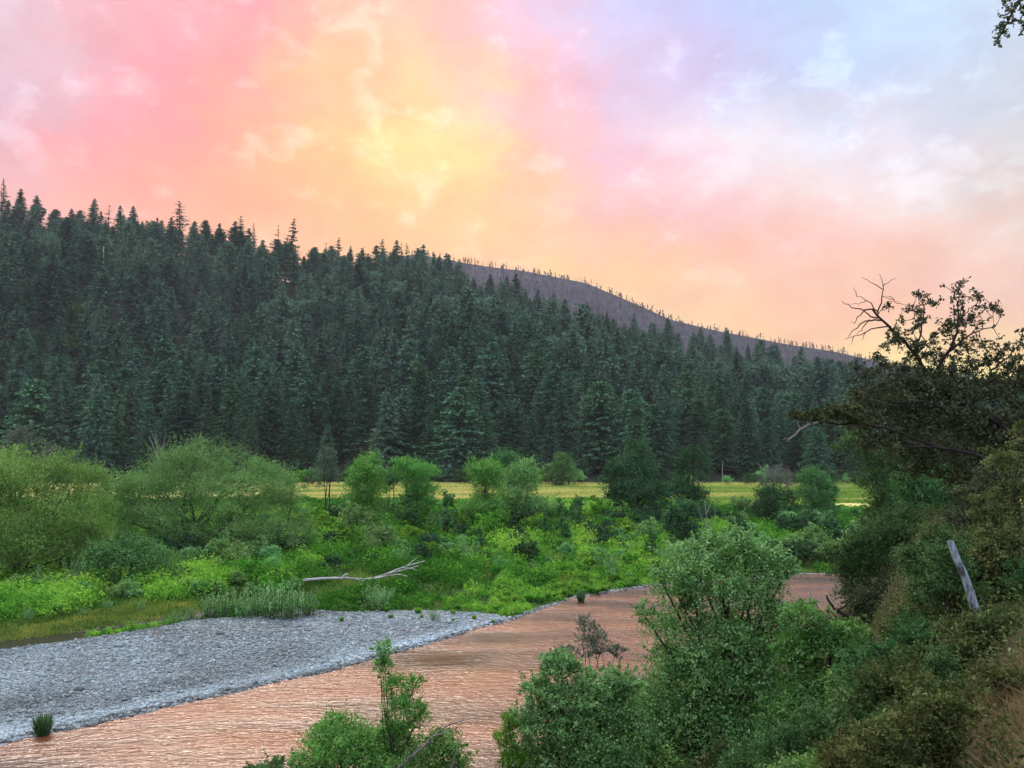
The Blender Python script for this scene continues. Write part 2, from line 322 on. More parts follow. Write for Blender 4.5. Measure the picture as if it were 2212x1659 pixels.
# ------------------------------------------------------------------ conifers
def conifer(rng, H=32., R=4.6, whorls=30, br=7, cards=9, card=1.5, clear=.08, droop=.28, power=.85, ragged=.25, gap=0.0):
    """crown mesh builder and trunk builder"""
    c = MB(); P = []; S = []; O = []; V = []
    t = MB(); bend = rng.normal(size=2)*.4
    zs = np.linspace(0, H*.985, 9); tp = np.stack([bend[0]*np.sin(zs/H*3), bend[1]*np.sin(zs/H*2.3), zs], 1)
    tube(t, tp, np.interp(zs, [0, H], [H*.0135, .05]), 7)
    for w in range(whorls):
        f = clear+(1-clear)*((w+rng.uniform(-.3, .3))/whorls); f = min(max(f, clear), .985); h = f*H
        k = (1-(f-clear)/(1-clear)); L0 = R*(k**power)*(1.0 if f > clear+.15 else .65+.35*(f-clear)/.15)+.25
        whv = rng.random()
        for b in range(br):
            if rng.random() < gap: continue
            az = rng.uniform(0, 2*math.pi); L = L0*rng.uniform(1-ragged*1.6, 1+ragged*.7)
            up0 = .25*(f**2); dr = droop*rng.uniform(.6, 1.4)
            n = max(2, int(cards*L/R+.5)+1); s = np.linspace(.18, 1, n)
            hx = tp_at(tp, zs, h)
            d = np.array([math.cos(az), math.sin(az)])
            px = hx[0]+d[0]*s*L; py = hx[1]+d[1]*s*L; pz = h+up0*s*L-dr*L*s**1.7+.10*L*s**6
            side = rng.normal(size=n)*.16*L*(1.1-s)
            px = px-d[1]*side; py = py+d[0]*side
            P.append(np.stack([px, py, pz+rng.normal(size=n)*.12], 1)); S.append(card*(1.15-.5*s)*rng.uniform(.75, 1.2, n)*(.55+.45*min(1, L/2.5)))
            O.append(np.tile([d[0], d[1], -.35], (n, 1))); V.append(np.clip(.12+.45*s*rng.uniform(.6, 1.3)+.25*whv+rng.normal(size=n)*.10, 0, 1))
            if L > R*.35: tube(t, [(hx[0], hx[1], h), (hx[0]+d[0]*L*.8, hx[1]+d[1]*L*.8, h+up0*L*.8-dr*L*.68)], [.07, .03], 3, cap=False)
    P = np.concatenate(P); S = np.concatenate(S); O = unit(np.concatenate(O)); V = np.concatenate(V); n = len(P)
    # branch-aligned flattened sprays
    A = unit(O+rng.normal(size=(n, 3))*.45); N = unit(np.array([0, 0, 1.])+rng.normal(size=(n, 3))*.55); B = unit(np.cross(N, A)); L = S[:, None]
    W = L*rng.uniform(.45, .8, n)[:, None]
    v0 = P-A*L*.45; v1 = P+B*W*.5; v2 = P+A*L*.65-np.array([0, 0, .12])*L; v3 = P-B*W*.5
    c.quads(np.stack([v0, v1, v2, v3], 1).reshape(-1, 3), np.arange(n*4).reshape(-1, 4), V)
    # leader
    c.tris([(tp[-1][0]-.18, tp[-1][1], H*.955), (tp[-1][0]+.18, tp[-1][1], H*.955), (tp[-1][0], tp[-1][1], H*1.0)], [[0, 1, 2]], .6)
    return c, t
def tp_at(tp, zs, h): return np.array([np.interp(h, zs, tp[:, 0]), np.interp(h, zs, tp[:, 1])])

CT = []   # (look, label-look, crown mesh, trunk mesh, H)
specs = [('dense dark fir', dict(H=40, R=7.6, whorls=44, br=11, cards=15, card=1.25, power=.75), 'fir'),
         ('narrow dark fir', dict(H=40, R=5.8, whorls=44, br=10, cards=12, card=1.15, power=.7), 'fir'),
         ('broad shaggy fir', dict(H=38, R=9.0, whorls=40, br=11, cards=17, card=1.35, power=.62, ragged=.35), 'fir'),
         ('grey-green fir', dict(H=39, R=7.4, whorls=42, br=10, cards=14, card=1.2, droop=.35, power=.75), 'fir_pale'),
         ('thin-topped fir', dict(H=42, R=7.6, whorls=36, br=9, cards=14, card=1.2, ragged=.45, power=1.05, gap=.15), 'fir'),
         ('round-topped fir', dict(H=35, R=8.2, whorls=38, br=11, cards=15, card=1.3, power=.45), 'fir')]
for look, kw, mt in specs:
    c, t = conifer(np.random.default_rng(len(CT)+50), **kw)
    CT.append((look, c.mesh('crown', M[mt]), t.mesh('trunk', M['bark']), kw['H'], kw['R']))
c, t = conifer(np.random.default_rng(90), H=30, R=6.0, whorls=22, br=7, cards=9, card=1.15, clear=.1, power=.8, ragged=.35, droop=.12)
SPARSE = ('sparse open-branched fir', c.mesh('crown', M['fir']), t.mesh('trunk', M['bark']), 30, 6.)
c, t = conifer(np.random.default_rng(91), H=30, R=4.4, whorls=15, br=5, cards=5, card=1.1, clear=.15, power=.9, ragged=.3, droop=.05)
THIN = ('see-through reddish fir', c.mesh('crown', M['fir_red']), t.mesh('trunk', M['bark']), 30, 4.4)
LOW = []
for q in range(7):
    r = np.random.default_rng(200+q); kw = dict(H=30, R=[8.0, 6.4, 9.0, 7.4, 8.6, 8.0, 7.0][q], whorls=24, br=9, cards=8, card=1.75, power=[.8, .75, .55, .9, .38, .7, .85][q], clear=.25, ragged=.3)
    c, t = conifer(r, **kw); LOW.append((np.concatenate(c.v), np.concatenate(c.q), np.concatenate(c.qa)))

def empty(name, loc, rz=0, sc=None):
    o = bpy.data.objects.new(name, None); C.objects.link(o); o.location = loc; o.rotation_euler = (0, 0, rz); o.empty_display_size = .5
    if sc is not None: o.scale = sc
    return o
def tag(o, label, cat, group=None):
    o['label'] = label; o['category'] = cat
    if group: o['group'] = group
ORD = ['first', 'second', 'third', 'fourth', 'fifth', 'sixth', 'seventh', 'eighth', 'ninth', 'tenth', 'eleventh', 'twelfth', 'thirteenth', 'fourteenth', 'fifteenth', 'sixteenth']
def label_all(items, fmt):
    """items: (object, key tuple, u) ; equal keys are told apart by their order from the left"""
    cells = {}
    for o, key, u in items: cells.setdefault(key, []).append((u, o))
    for key, L in cells.items():
        L.sort(key=lambda e: e[0])
        for k, (u, o) in enumerate(L):
            if len(L) == 1: w = ''
            elif k == 0: w = 'leftmost'
            elif k == len(L)-1: w = 'rightmost'
            else: w = ORD[min(k, 15)]+' from left'
            o['label'] = fmt(key, w)
def place_conifer(T, x, y, H, rz, wide=1.0, z=None):
    zz = float(hillz(np.array(x), np.array(y))) if z is None else z
    s = H/T[3]; e = empty('conifer', (x, y, zz-.3), rz, (s*wide, s*wide, s)); e['category'] = 'tree'; e['group'] = 'conifers on the forested hillside'
    for nm, me in (('crown', T[1]), ('trunk', T[2])):
        o = bpy.data.objects.new(nm, me); C.objects.link(o); o.parent = e
    return e

# forest scatter: jittered rows up the slope
cand = []
y = YB+4; row = 0
while y < 850:
    sp = 16.5
    for x in np.arange(-.80*y, 1.0*y, sp):
        xx = x+rg.uniform(-.45, .45)*sp+(row % 2)*sp*.5; yy = y+rg.uniform(-.45, .45)*sp
        u = 1106+FP*xx/yy
        if yy > yr_of(u)+12: continue
        cand.append((xx, yy, u))
    y += sp*.80; row += 1
rg.shuffle(cand)
items = []; rest = []; blocked = []
# trees that stand out against the sky on the ridge: (u, v of the tip, distance short of the crest, kind, width)
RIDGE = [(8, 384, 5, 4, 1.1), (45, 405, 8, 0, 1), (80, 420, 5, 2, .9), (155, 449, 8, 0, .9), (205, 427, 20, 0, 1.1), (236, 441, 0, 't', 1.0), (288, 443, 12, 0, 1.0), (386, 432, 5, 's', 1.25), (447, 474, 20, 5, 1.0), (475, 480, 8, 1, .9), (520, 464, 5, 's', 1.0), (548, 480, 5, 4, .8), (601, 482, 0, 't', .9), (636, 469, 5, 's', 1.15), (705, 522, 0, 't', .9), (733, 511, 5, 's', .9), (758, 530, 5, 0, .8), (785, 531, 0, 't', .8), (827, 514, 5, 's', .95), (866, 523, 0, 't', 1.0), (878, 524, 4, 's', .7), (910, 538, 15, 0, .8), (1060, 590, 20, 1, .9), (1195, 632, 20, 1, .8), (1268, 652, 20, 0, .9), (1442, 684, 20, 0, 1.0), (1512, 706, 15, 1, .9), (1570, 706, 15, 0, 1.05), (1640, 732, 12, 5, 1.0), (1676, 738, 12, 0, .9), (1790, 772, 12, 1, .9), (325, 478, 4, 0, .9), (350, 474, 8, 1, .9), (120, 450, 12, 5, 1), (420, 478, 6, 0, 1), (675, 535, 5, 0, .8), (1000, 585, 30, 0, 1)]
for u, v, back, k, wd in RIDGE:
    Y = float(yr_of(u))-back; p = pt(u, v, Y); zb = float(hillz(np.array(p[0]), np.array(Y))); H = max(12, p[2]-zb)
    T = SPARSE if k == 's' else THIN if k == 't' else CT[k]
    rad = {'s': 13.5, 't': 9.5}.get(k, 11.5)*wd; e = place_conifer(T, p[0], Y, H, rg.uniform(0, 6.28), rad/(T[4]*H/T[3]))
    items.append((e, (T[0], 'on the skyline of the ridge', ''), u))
    blocked.append((p[0], Y))
ZONES = [(-400, 90, 'above the leftmost willow'), (90, 225, 'above the dip between large willows'), (225, 400, 'above left half of widest willow'), (400, 540, 'above middle of widest willow'), (540, 660, 'above right end of widest willow'), (660, 760, 'above the thin grey sapling'), (760, 850, 'above the column-shaped tree'), (850, 960, 'above the bright pair of trees'), (960, 1090, 'above the bright ball-crowned tree'), (1090, 1180, 'above the dusky rounded tree'), (1180, 1300, 'above the layered meadow-edge tree'), (1300, 1440, 'above the big conical dark tree'), (1440, 1570, 'above the ragged dark tree'), (1570, 1720, 'above the grey leafless bush'), (1720, 1860, 'above the pointed meadow shrub'), (1860, 2800, 'behind the dark oak')]
def zone(u): return next(z[2] for z in ZONES if z[0] <= u < z[1])
front = sorted([c for c in cand if -60 < c[2] < 2010], key=lambda c: c[1])[:296-len(RIDGE)]
fs = set((round(a[0], 3), round(a[1], 3)) for a in front)
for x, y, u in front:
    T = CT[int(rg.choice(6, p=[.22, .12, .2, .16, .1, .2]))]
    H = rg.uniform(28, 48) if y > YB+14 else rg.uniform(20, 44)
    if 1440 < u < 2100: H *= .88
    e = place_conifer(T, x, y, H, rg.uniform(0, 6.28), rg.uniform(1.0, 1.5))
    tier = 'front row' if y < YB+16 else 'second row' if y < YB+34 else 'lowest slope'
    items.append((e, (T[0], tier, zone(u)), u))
for a in cand:
    if (round(a[0], 3), round(a[1], 3)) in fs: continue
    if any((a[0]-b[0])**2+(a[1]-b[1])**2 < 49 for b in blocked): continue
    rest.append(a)
def fmt(key, w):
    w = w.replace(' from left', ' from left')
    s = key[0]+(', '+w if w else ''); s += ' '+key[1]
    return (s+' '+key[2]).strip()
label_all(items, fmt)
LOWB = []
for q in range(3):
    r = np.random.default_rng(260+q); Lb = [(r.normal()*2.5, r.normal()*2.5, r.uniform(12, 21), r.uniform(3.5, 5), r.uniform(3.5, 5), r.uniform(3.5, 5)) for _ in range(5)]
    P = []; 
    for l in Lb: d = unit(r.normal(size=(150, 3))); P.append(np.array(l[:3])+d*np.array(l[3:])*r.uniform(.75, 1.1, 150)[:, None])
    b_ = MB(); leafcards(b_, np.concatenate(P), 1.7, .7, up=.5, rng=r); LOWB.append((np.concatenate(b_.v), np.concatenate(b_.q), np.clip(np.concatenate(b_.qa)*.5+.45, 0, 1)))
fmb = MB(); nV = []; nQ = []; nA = []; off = 0
for x, y, u in rest:
    brd = fbm(np.array(x*.012+7), np.array(y*.012), 2) > .60 and rg.random() < .4
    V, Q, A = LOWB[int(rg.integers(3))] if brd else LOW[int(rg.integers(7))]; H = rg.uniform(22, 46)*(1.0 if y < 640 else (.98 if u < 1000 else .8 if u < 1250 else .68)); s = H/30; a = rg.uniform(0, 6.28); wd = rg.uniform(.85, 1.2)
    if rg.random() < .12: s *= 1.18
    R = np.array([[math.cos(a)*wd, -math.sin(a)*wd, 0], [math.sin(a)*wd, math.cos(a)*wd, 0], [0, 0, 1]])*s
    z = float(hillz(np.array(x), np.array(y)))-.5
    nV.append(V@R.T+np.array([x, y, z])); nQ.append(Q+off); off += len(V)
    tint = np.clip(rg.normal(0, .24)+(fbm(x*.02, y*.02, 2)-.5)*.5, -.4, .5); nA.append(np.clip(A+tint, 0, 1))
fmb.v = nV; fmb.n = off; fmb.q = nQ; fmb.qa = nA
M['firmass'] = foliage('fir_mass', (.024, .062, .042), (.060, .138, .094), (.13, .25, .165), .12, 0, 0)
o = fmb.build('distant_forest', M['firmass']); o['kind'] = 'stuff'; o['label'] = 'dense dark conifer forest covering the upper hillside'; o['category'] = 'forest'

# burnt trees of the far ridge and slope
bmb = MB()
r = np.random.default_rng(5)
for k in range(2600):
    u = r.uniform(870, 2150) if k < 330 else r.uniform(900, 2000)
    back = abs(r.normal(0, 12)) if k < 330 else r.uniform(20, 700)
    if k < 330 and fbm(np.array(u*.02), np.array(3.3), 2) < .36 and r.random() < .7: continue
    Y = YF-back; x = (u-1106)/FP*Y; z = float(farz(np.array(x), np.array(Y)))-1; H = r.uniform(9, 22)
    tube(bmb, [(x, Y, z), (x+r.normal()*.4, Y, z+H)], [.55, .2], 4, var=r.uniform(0, .5), cap=False)
    n = int(r.choice([0, 6, 16, 26], p=[.2, .3, .3, .2]))
    if n:
        hh = r.uniform(.35, 1, n); P = np.stack([x+r.normal(size=n)*1.6*(1.25-hh), Y+r.normal(size=n)*1.2, z+H*hh], 1); leafcards(bmb, P, 3.4, .6, rng=r, var=r.uniform(.1, .8, n))
o = bmb.build('burnt_trees', M['burnt']); o['kind'] = 'stuff'; o['label'] = 'thin line of scorched trees along the far burnt ridge'; o['category'] = 'trees'

# ------------------------------------------------------------------ broadleaf trees and shrubs
def crown_mb(rng, lobes, n, leaf, aspect=.5, clump=.22, shell=.62, hang=0., up=.35, sprig=.08, nsub=11, spec=.3, lump=0):
    """lobes: (cx,cy,cz,rx,ry,rz) world units. leaves sit in clumps on and in the lobes"""
    mb = MB(); lobes = np.array(lobes, float); sub = []
    for l in lobes:
        for q in range(nsub):
            d = unit(rng.normal(size=3)); d[2] = abs(d[2]) if rng.random() < .6 else d[2]; k = rng.uniform(.20, .50)
            sub.append(np.r_[l[:3]+d*l[3:6]*rng.uniform(.5+.2*lump, .98+.14*lump), l[3:6]*k*np.array([1, 1, rng.uniform(.8, 1.1)])])
        sub += [np.r_[l[:3], l[3:6]*(.74-.1*lump)]]*(2-int(lump))
    lobes = np.array(sub); w = (lobes[:, 3]*lobes[:, 5]+lobes[:, 3]*lobes[:, 4]+lobes[:, 4]*lobes[:, 5]); w /= w.sum()
    per = 26; nc_ = max(8, n//per); L = lobes[rng.choice(len(lobes), nc_, p=w)]
    d = unit(rng.normal(size=(nc_, 3))); d[:, 2] = np.where(d[:, 2] < -.35, -d[:, 2]*.8, d[:, 2])
    rad = shell+(1-shell)*rng.random(nc_)**.6; rad = np.where(rng.random(nc_) < .18, rng.uniform(.1, .7, nc_), rad); rad = np.where(rng.random(nc_) < sprig, rad*rng.uniform(1.05, 1.25, nc_), rad)
    # uneven outline: low frequency radius change with direction
    k = 1+.22*np.sin(d[:, 0]*4+L[:, 0]*3+1)*np.cos(d[:, 1]*5+L[:, 2])+.10*np.sin(d[:, 2]*9+L[:, 1])
    Cn = L[:, :3]+d*L[:, 3:6]*(rad*k)[:, None]
    cr = clump*1.3*(L[:, 3]+L[:, 5])*.5*rng.uniform(.6, 1.5, nc_); cv = rng.beta(2.2, 2.2, nc_)
    idx = np.repeat(np.arange(nc_), per); P = Cn[idx]+rng.normal(size=(len(idx), 3))*cr[idx, None]*np.array([1, 1, .75])
    isp = (rng.random(nc_) < .16); sd = unit(d+np.array([0, 0, .5])+rng.normal(size=(nc_, 3))*.35); t_ = rng.random(len(idx))
    line = Cn[idx]+sd[idx]*(t_*cr[idx]*3.4)[:, None]+rng.normal(size=(len(idx), 3))*cr[idx, None]*.28*(1.1-t_)[:, None]
    P = np.where(isp[idx][:, None], line, P)
    var = np.clip(cv[idx]*(1-spec)*1.05+rng.random(len(idx))*spec-.03, 0, 1)
    leafcards(mb, P, leaf, aspect, out=d[idx], up=up, var=var, rng=rng, hang=hang)
    return mb, Cn
def branches_mb(rng, base, lobes, Cn, r0, nb=14, stems=1):
    t = MB(); lobes = np.array(lobes, float); c = lobes[:, :3].mean(0); base = np.array(base, float)
    big = lobes[np.argmax(lobes[:, 2]+lobes[:, 5]*.3)]
    for s in range(stems):
        b = base+(np.array([rng.normal()*.5, rng.normal()*.5, 0])*r0*6 if stems > 1 else 0)
        tgt = big[:3]+np.array([0, 0, big[5]*.6]) if s == 0 else lobes[s % len(lobes), :3]+np.array([0, 0, lobes[s % len(lobes), 5]*.4])
        mid = (b+tgt)/2+rng.normal(size=3)*np.array([.05, .05, 0])*np.linalg.norm(tgt-b)
        Q = spline([b-np.array([0, 0, .25]), b*.75+mid*.25+rng.normal(size=3)*.02, mid, tgt], 9); tube(t, Q, np.linspace(r0/(1+.35*(stems > 1)), r0*.16, 9), 7)
    for l in lobes:
        k = np.clip((l[2]-base[2])*.4, .1, None); st = base+np.array([0, 0, 1])*min(k, (c[2]-base[2])*.7); end = l[:3]
        Q = spline([st, (st+end)/2+rng.normal(size=3)*.08*np.linalg.norm(end-st), end], 6); tube(t, Q, np.linspace(r0*.5, r0*.2, 6), 5)
    for i in rng.choice(len(Cn), min(nb, len(Cn)), replace=False):
        e = Cn[i]; l = lobes[np.argmin(((lobes[:, :3]-e)**2).sum(1))]; st = l[:3]-np.array([0, 0, l[5]*.4]); Q = spline([st, (st+e)/2+rng.normal(size=3)*.06*np.linalg.norm(e-st), e+(e-l[:3])*.08], 5)
        tube(t, Q, np.linspace(r0*.24, r0*.05, 5), 4, cap=False)
    return t
def px_tree(name, label, cat, Y, lobes, mat, leaf, cover=5, base=None, bz=None, r0=.15, nb=16, group=None, depth=.9, stems=1, bark='bark', seed=None, skirt=False, parts=('crown', 'trunk'), **kw):
    """lobes: (u, v, ru, rv[, dY]) on the photo grid, all standing around distance Y"""
    rng = np.random.default_rng(seed if seed is not None else int(lobes[0][0]*7+lobes[0][1]))
    W = []; area = 0
    for l in lobes:
        dy = l[4] if len(l) > 4 else 0; p = pt(l[0], l[1], Y+dy); ru = l[2]/FP*(Y+dy); rv = l[3]/FP*(Y+dy); W.append((p[0], p[1], p[2], ru, max(ru, rv*.5)*depth, rv)); area += math.pi*ru*rv
    bu = base if base is not None else lobes[0][0]; bx = (bu-1106)/FP*Y
    z0 = float(zground(np.array(bx), np.array(float(Y)))) if bz is None else bz; B = np.array([bx, Y, z0])
    W = [tuple(np.array(w)-np.r_[B, 0, 0, 0]) for w in W]
    if skirt:
        ext = []
        for w in W:
            zl = float(zground(np.array(w[0]+B[0]), np.array(w[1]+B[1])))-B[2]
            under = [q for q in W if abs(q[0]-w[0]) < w[3]*.8 and q[2] < w[2]-.2]
            if under or w[2]-w[5] < zl+.3: continue
            z = w[2]-w[5]*.9; k = 0
            while z > zl and k < 8: ext.append((w[0]+rng.normal()*w[3]*.2, w[1]+rng.normal()*w[3]*.2, z, w[3]*rng.uniform(.7, 1.0), w[4]*rng.uniform(.8, 1.0), max(w[5]*.8, .35))); z -= max(w[5], .4)*1.1; k += 1
        for x_ in ext: area += math.pi*x_[3]*x_[5]*.6
        W += ext
    n = int(cover*area/(leaf*leaf*kw.get('aspect', .5)*.5)); n = min(n, 140000)
    mb, Cn = crown_mb(rng, W, n, leaf, **kw); t = branches_mb(rng, (0, 0, 0), W, Cn, r0, nb, stems)
    e = empty(name, tuple(B)); tag(e, label, cat, group); mb.build(parts[0], M[mat], e); t.build(parts[1], M[bark], e, smooth=True); return e

g1 = 'willows and trees on the far flood plain'
# ---- far flood plain (distance from the base line)
px_tree('willow_tree', 'olive green willow at the left edge behind the grassy bank', 'tree', 76, [(60, 1080, 110, 90), (150, 1060, 65, 60), (20, 1030, 70, 55, 3), (110, 1150, 120, 70, -1), (0, 1160, 70, 80), (195, 1130, 40, 60, 1), (60, 1205, 90, 40, -2), (150, 1200, 70, 45, -1), (-40, 1100, 60, 90)], 'olive', .16, 5.5, lump=1, nsub=14, base=70, r0=.3, group=g1, stems=3)
px_tree('willow_tree', 'wide many-domed green willow, the largest tree left of the meadow', 'tree', 92, [(420, 1030, 75, 72), (500, 1045, 75, 65, 2), (340, 1070, 85, 60), (560, 1100, 80, 75), (420, 1110, 120, 70, -2), (620, 1105, 42, 80, 3), (600, 1040, 40, 28, 4), (290, 1100, 60, 60), (510, 1155, 90, 40, -2), (640, 1145, 40, 40, 1), (330, 1130, 60, 45, -2), (400, 1165, 70, 35, -3), (585, 1170, 80, 35, -3), (250, 1075, 38, 45, 2), (262, 1120, 50, 50, 1)], 'willow', .18, 5.5, lump=1, nsub=14, base=430, r0=.4, group=g1, stems=4, nb=30)
px_tree('willow_shrub', 'grey-green shrub poking up behind the leftmost willow', 'shrub', 118, [(45, 960, 32, 38), (80, 990, 40, 35), (20, 985, 40, 30)], 'spindly', .28, 3.2, base=50, r0=.12, group=g1)
px_tree('willow_shrub', 'leafy bush standing below the right side of the leftmost willow', 'shrub', 71, [(275, 1195, 55, 45), (320, 1225, 70, 35), (220, 1220, 50, 40)], 'teal', .20, 4, base=270, r0=.1, group=g1, stems=3)
px_tree('sapling', 'thin grey-green sapling with a bare forked trunk before the meadow', 'tree', 120, [(705, 990, 18, 30), (700, 1030, 27, 26), (716, 1022, 16, 24)], 'spindly', .24, 2.0, base=706, r0=.16, group=g1, nb=22, stems=2, sprig=.25)
px_tree('broadleaf_tree', 'column-shaped bright green tree standing before the meadow strip', 'tree', 118, [(792, 1020, 35, 38), (790, 1065, 42, 45), (795, 1115, 45, 40), (770, 1090, 25, 40)], 'bright', .26, 5, base=792, r0=.2, group=g1, stems=2)
px_tree('broadleaf_tree', 'bright green tree with spreading flat-topped crown before the meadow', 'tree', 126, [(890, 1025, 48, 32), (905, 1062, 38, 35), (880, 1010, 30, 20), (900, 1095, 40, 30)], 'bright', .26, 4.5, base=895, r0=.2, group=g1, stems=2)
px_tree('broadleaf_tree', 'darker low tree tucked left of the flat-topped bright tree', 'tree', 136, [(845, 1035, 28, 24), (830, 1050, 20, 20)], 'teal', .28, 5, base=845, r0=.15, group=g1)
px_tree('broadleaf_tree', 'bright ball-crowned tree on a bushy stem before the meadow', 'tree', 116, [(1042, 1025, 40, 36), (1050, 1050, 36, 30), (1045, 1105, 48, 34), (1015, 1115, 30, 28)], 'bright', .25, 5, base=1045, r0=.2, group=g1)
px_tree('broadleaf_tree', 'dark green tree behind the bright ball-crowned tree', 'tree', 190, [(1092, 1000, 34, 28), (1085, 1030, 30, 30)], 'teal', .36, 5, base=1090, r0=.25, group=g1)
px_tree('broadleaf_tree', 'dusky green rounded tree right of the bright ball-crowned tree', 'tree', 122, [(1128, 1030, 40, 36), (1120, 1060, 48, 38), (1140, 1095, 48, 30)], 'willow', .26, 4.5, base=1130, r0=.2, group=g1, stems=2)
px_tree('broadleaf_tree', 'layered green tree at the far meadow edge', 'tree', 290, [(1218, 1010, 28, 30), (1212, 1035, 36, 20), (1190, 1025, 20, 22)], 'teal', .55, 4.5, base=1215, r0=.3, group=g1)
px_tree('conical_tree', 'big dark conical tree standing alone before the meadow', 'tree', 128, [(1378, 985, 24, 36), (1375, 1020, 50, 32), (1370, 1055, 66, 34), (1340, 1075, 40, 28), (1405, 1075, 50, 32), (1325, 1020, 20, 25)], 'darkg', .28, 5.5, base=1375, r0=.3, group=g1, nb=24)
px_tree('broadleaf_tree', 'ragged dark tree just right of the big conical tree', 'tree', 132, [(1498, 990, 32, 26), (1485, 1020, 30, 25), (1470, 1065, 48, 30), (1510, 1075, 34, 28)], 'darkg', .3, 4, base=1490, r0=.25, group=g1, nb=24, sprig=.2)
px_tree('round_shrub', 'very dark round shrub at the near edge of the meadow', 'shrub', 136, [(1672, 1090, 46, 42), (1665, 1115, 44, 26)], 'darkg', .28, 6, base=1670, r0=.15, group=g1, seed=31)
px_tree('leafless_bush', 'grey leafless bush sticking up behind the dark round shrub', 'shrub', 165, [(1675, 1032, 30, 24), (1650, 1045, 15, 15), (1700, 1045, 18, 16)], 'greysh', .28, 1.2, base=1675, r0=.15, group=g1, nb=60, bark='palebark', sprig=.3, aspect=.2)
px_tree('pointed_shrub', 'tall pointed green shrub beside the dark round shrub', 'shrub', 132, [(1752, 1040, 30, 34), (1762, 1080, 46, 40), (1755, 1115, 50, 28), (1790, 1070, 22, 30)], 'teal', .27, 5, base=1758, r0=.2, group=g1)
px_tree('broadleaf_tree', 'dark rounded tree rising behind the tall riverside alder', 'tree', 88, [(1485, 1115, 38, 34), (1475, 1160, 42, 44), (1500, 1195, 40, 36), (1455, 1130, 22, 30)], 'darkg', .2, 4.5, base=1485, r0=.2, group=g1, nb=24)
# snags and dead wood
def snag(name, label, cat, Y, lines, mat, base, bz=None, group=None, dep=.5, seed=1, sides=5):
    """lines: ([(u,v)...], r_px0, r_px1): poly lines on the photo grid at distance Y with small depth wander"""
    rng = np.random.default_rng(seed); bx = (base[0]-1106)/FP*Y; z0 = pt(base[0], base[1], Y)[2] if bz is None else bz; B = np.array([bx, Y, z0]); t = MB()
    for ln in lines:
        pts, a, b = ln[:3]; dy = ln[3] if len(ln) > 3 else rng.normal()*dep
        P = np.array([pt(u, v, Y+dy*(i/max(1, len(pts)-1))) for i, (u, v) in enumerate(pts)])-B; n = max(4, len(pts)*3)
        tube(t, spline(P, n, jit=.2*min(a, b)/FP*Y, rng=rng), np.linspace(a, b, n)/FP*Y, sides)
    o = t.build(name, M[mat], smooth=True, loc=tuple(B)); tag(o, label, cat, group); return o
def hill_Y(u, v):
    Yc = np.linspace(340, 800, 300); zc = hillz((u-1106)/FP*Yc, Yc); vs = np.array([proj((( u-1106)/FP*a, a, b))[1] for a, b in zip(Yc, zc)]); return float(Yc[np.argmax(vs < v)])
Ysn = hill_Y(224, 668)
for (u, v, w_, h_, lab) in [(165, 690, 34, 26, 'large light green broadleaf among the firs below the white snag'), (205, 655, 22, 16, 'small light green broadleaf right beside the white snag'), (140, 735, 26, 22, 'dull green broadleaf lower left of the white snag'), (560, 690, 24, 18, 'pale green broadleaf in the middle of the wooded slope'), (640, 715, 20, 18, 'small pale broadleaf above the thin sapling on the slope'), (985, 695, 26, 18, 'pale green broadleaf high on the slope above the bright pair'), (1430, 775, 24, 18, 'grey-green broadleaf on the right part of the wooded slope')]:
    Yh = hill_Y(u, v+38); px_tree('broadleaf_tree', lab, 'tree', Yh, [(u, v, w_, h_), (u-w_*.5, v+h_*.6, w_*.6, h_*.6), (u+w_*.5, v+h_*.7, w_*.6, h_*.7), (u, v+h_*1.2, w_*.8, h_*.8)], 'decid_hill', 1.3, 5, base=u, bz=float(hillz(np.array((u-1106)/FP*Yh), np.array(Yh))), r0=.5, group='broadleaf trees among the firs')

snag('dead_tree', 'tall bare white snag halfway up the forested slope at left', 'tree', Ysn, [([(223, 655), (222, 600), (224, 532)], 2.2, .9), ([(222, 620), (206, 636)], 1.2, .6), ([(223, 598), (232, 590)], 1.1, .5), ([(222, 575), (214, 566)], 1, .5), ([(223, 636), (236, 650)], 1.0, .5)], 'snagwood', (223, 700), dep=.1)
snag('dead_tree', 'bare pale branches rising behind the top of the widest willow', 'tree', 110, [([(345, 1060), (340, 985), (336, 935)], 2.2, .8), ([(341, 990), (330, 962), (322, 942)], 1.4, .5), ([(342, 1000), (352, 965), (358, 938)], 1.5, .5), ([(337, 960), (328, 935)], .9, .4), ([(350, 970), (365, 950)], .9, .4), ([(340, 1010), (318, 975)], 1, .4)], 'palebark', (345, 1120))
snag('dead_tree', 'short pale dead trunk at the right end of the forest edge', 'tree', 325, [([(1562, 1046), (1560, 1020), (1562, 996)], 1.3, .8)], 'palebark', (1562, 1047), dep=.1)
snag('dead_tree', 'grey spindly snag beside the dark rounded tree behind the alder', 'tree', 86, [([(1533, 1215), (1530, 1150), (1522, 1080)], 2.4, .8), ([(1530, 1150), (1512, 1110), (1508, 1095)], 1.4, .5), ([(1531, 1160), (1546, 1110), (1544, 1085)], 1.3, .5), ([(1526, 1110), (1536, 1085)], 1, .4), ([(1532, 1180), (1556, 1150)], 1.1, .4)], 'palebark', (1533, 1218))
p0 = gp(760, 1255, .95)
lg = [([(655, 1254), (690, 1250), (740, 1248), (790, 1252), (815, 1248), (850, 1233), (880, 1222), (918, 1212)], 3.3, .9, 1.2), ([(738, 1250), (745, 1241), (752, 1240)], 2.6, 1.2, .1), ([(795, 1253), (840, 1243), (862, 1240), (880, 1245)], 2.6, .8, -.3), ([(840, 1238), (868, 1232), (905, 1222)], 1.8, .7, .5), ([(868, 1226), (890, 1228), (902, 1232)], 1.3, .5, .2), ([(775, 1252), (800, 1262)], 2, .8, -.5), ([(880, 1222), (900, 1205)], 1.1, .5, .6)]
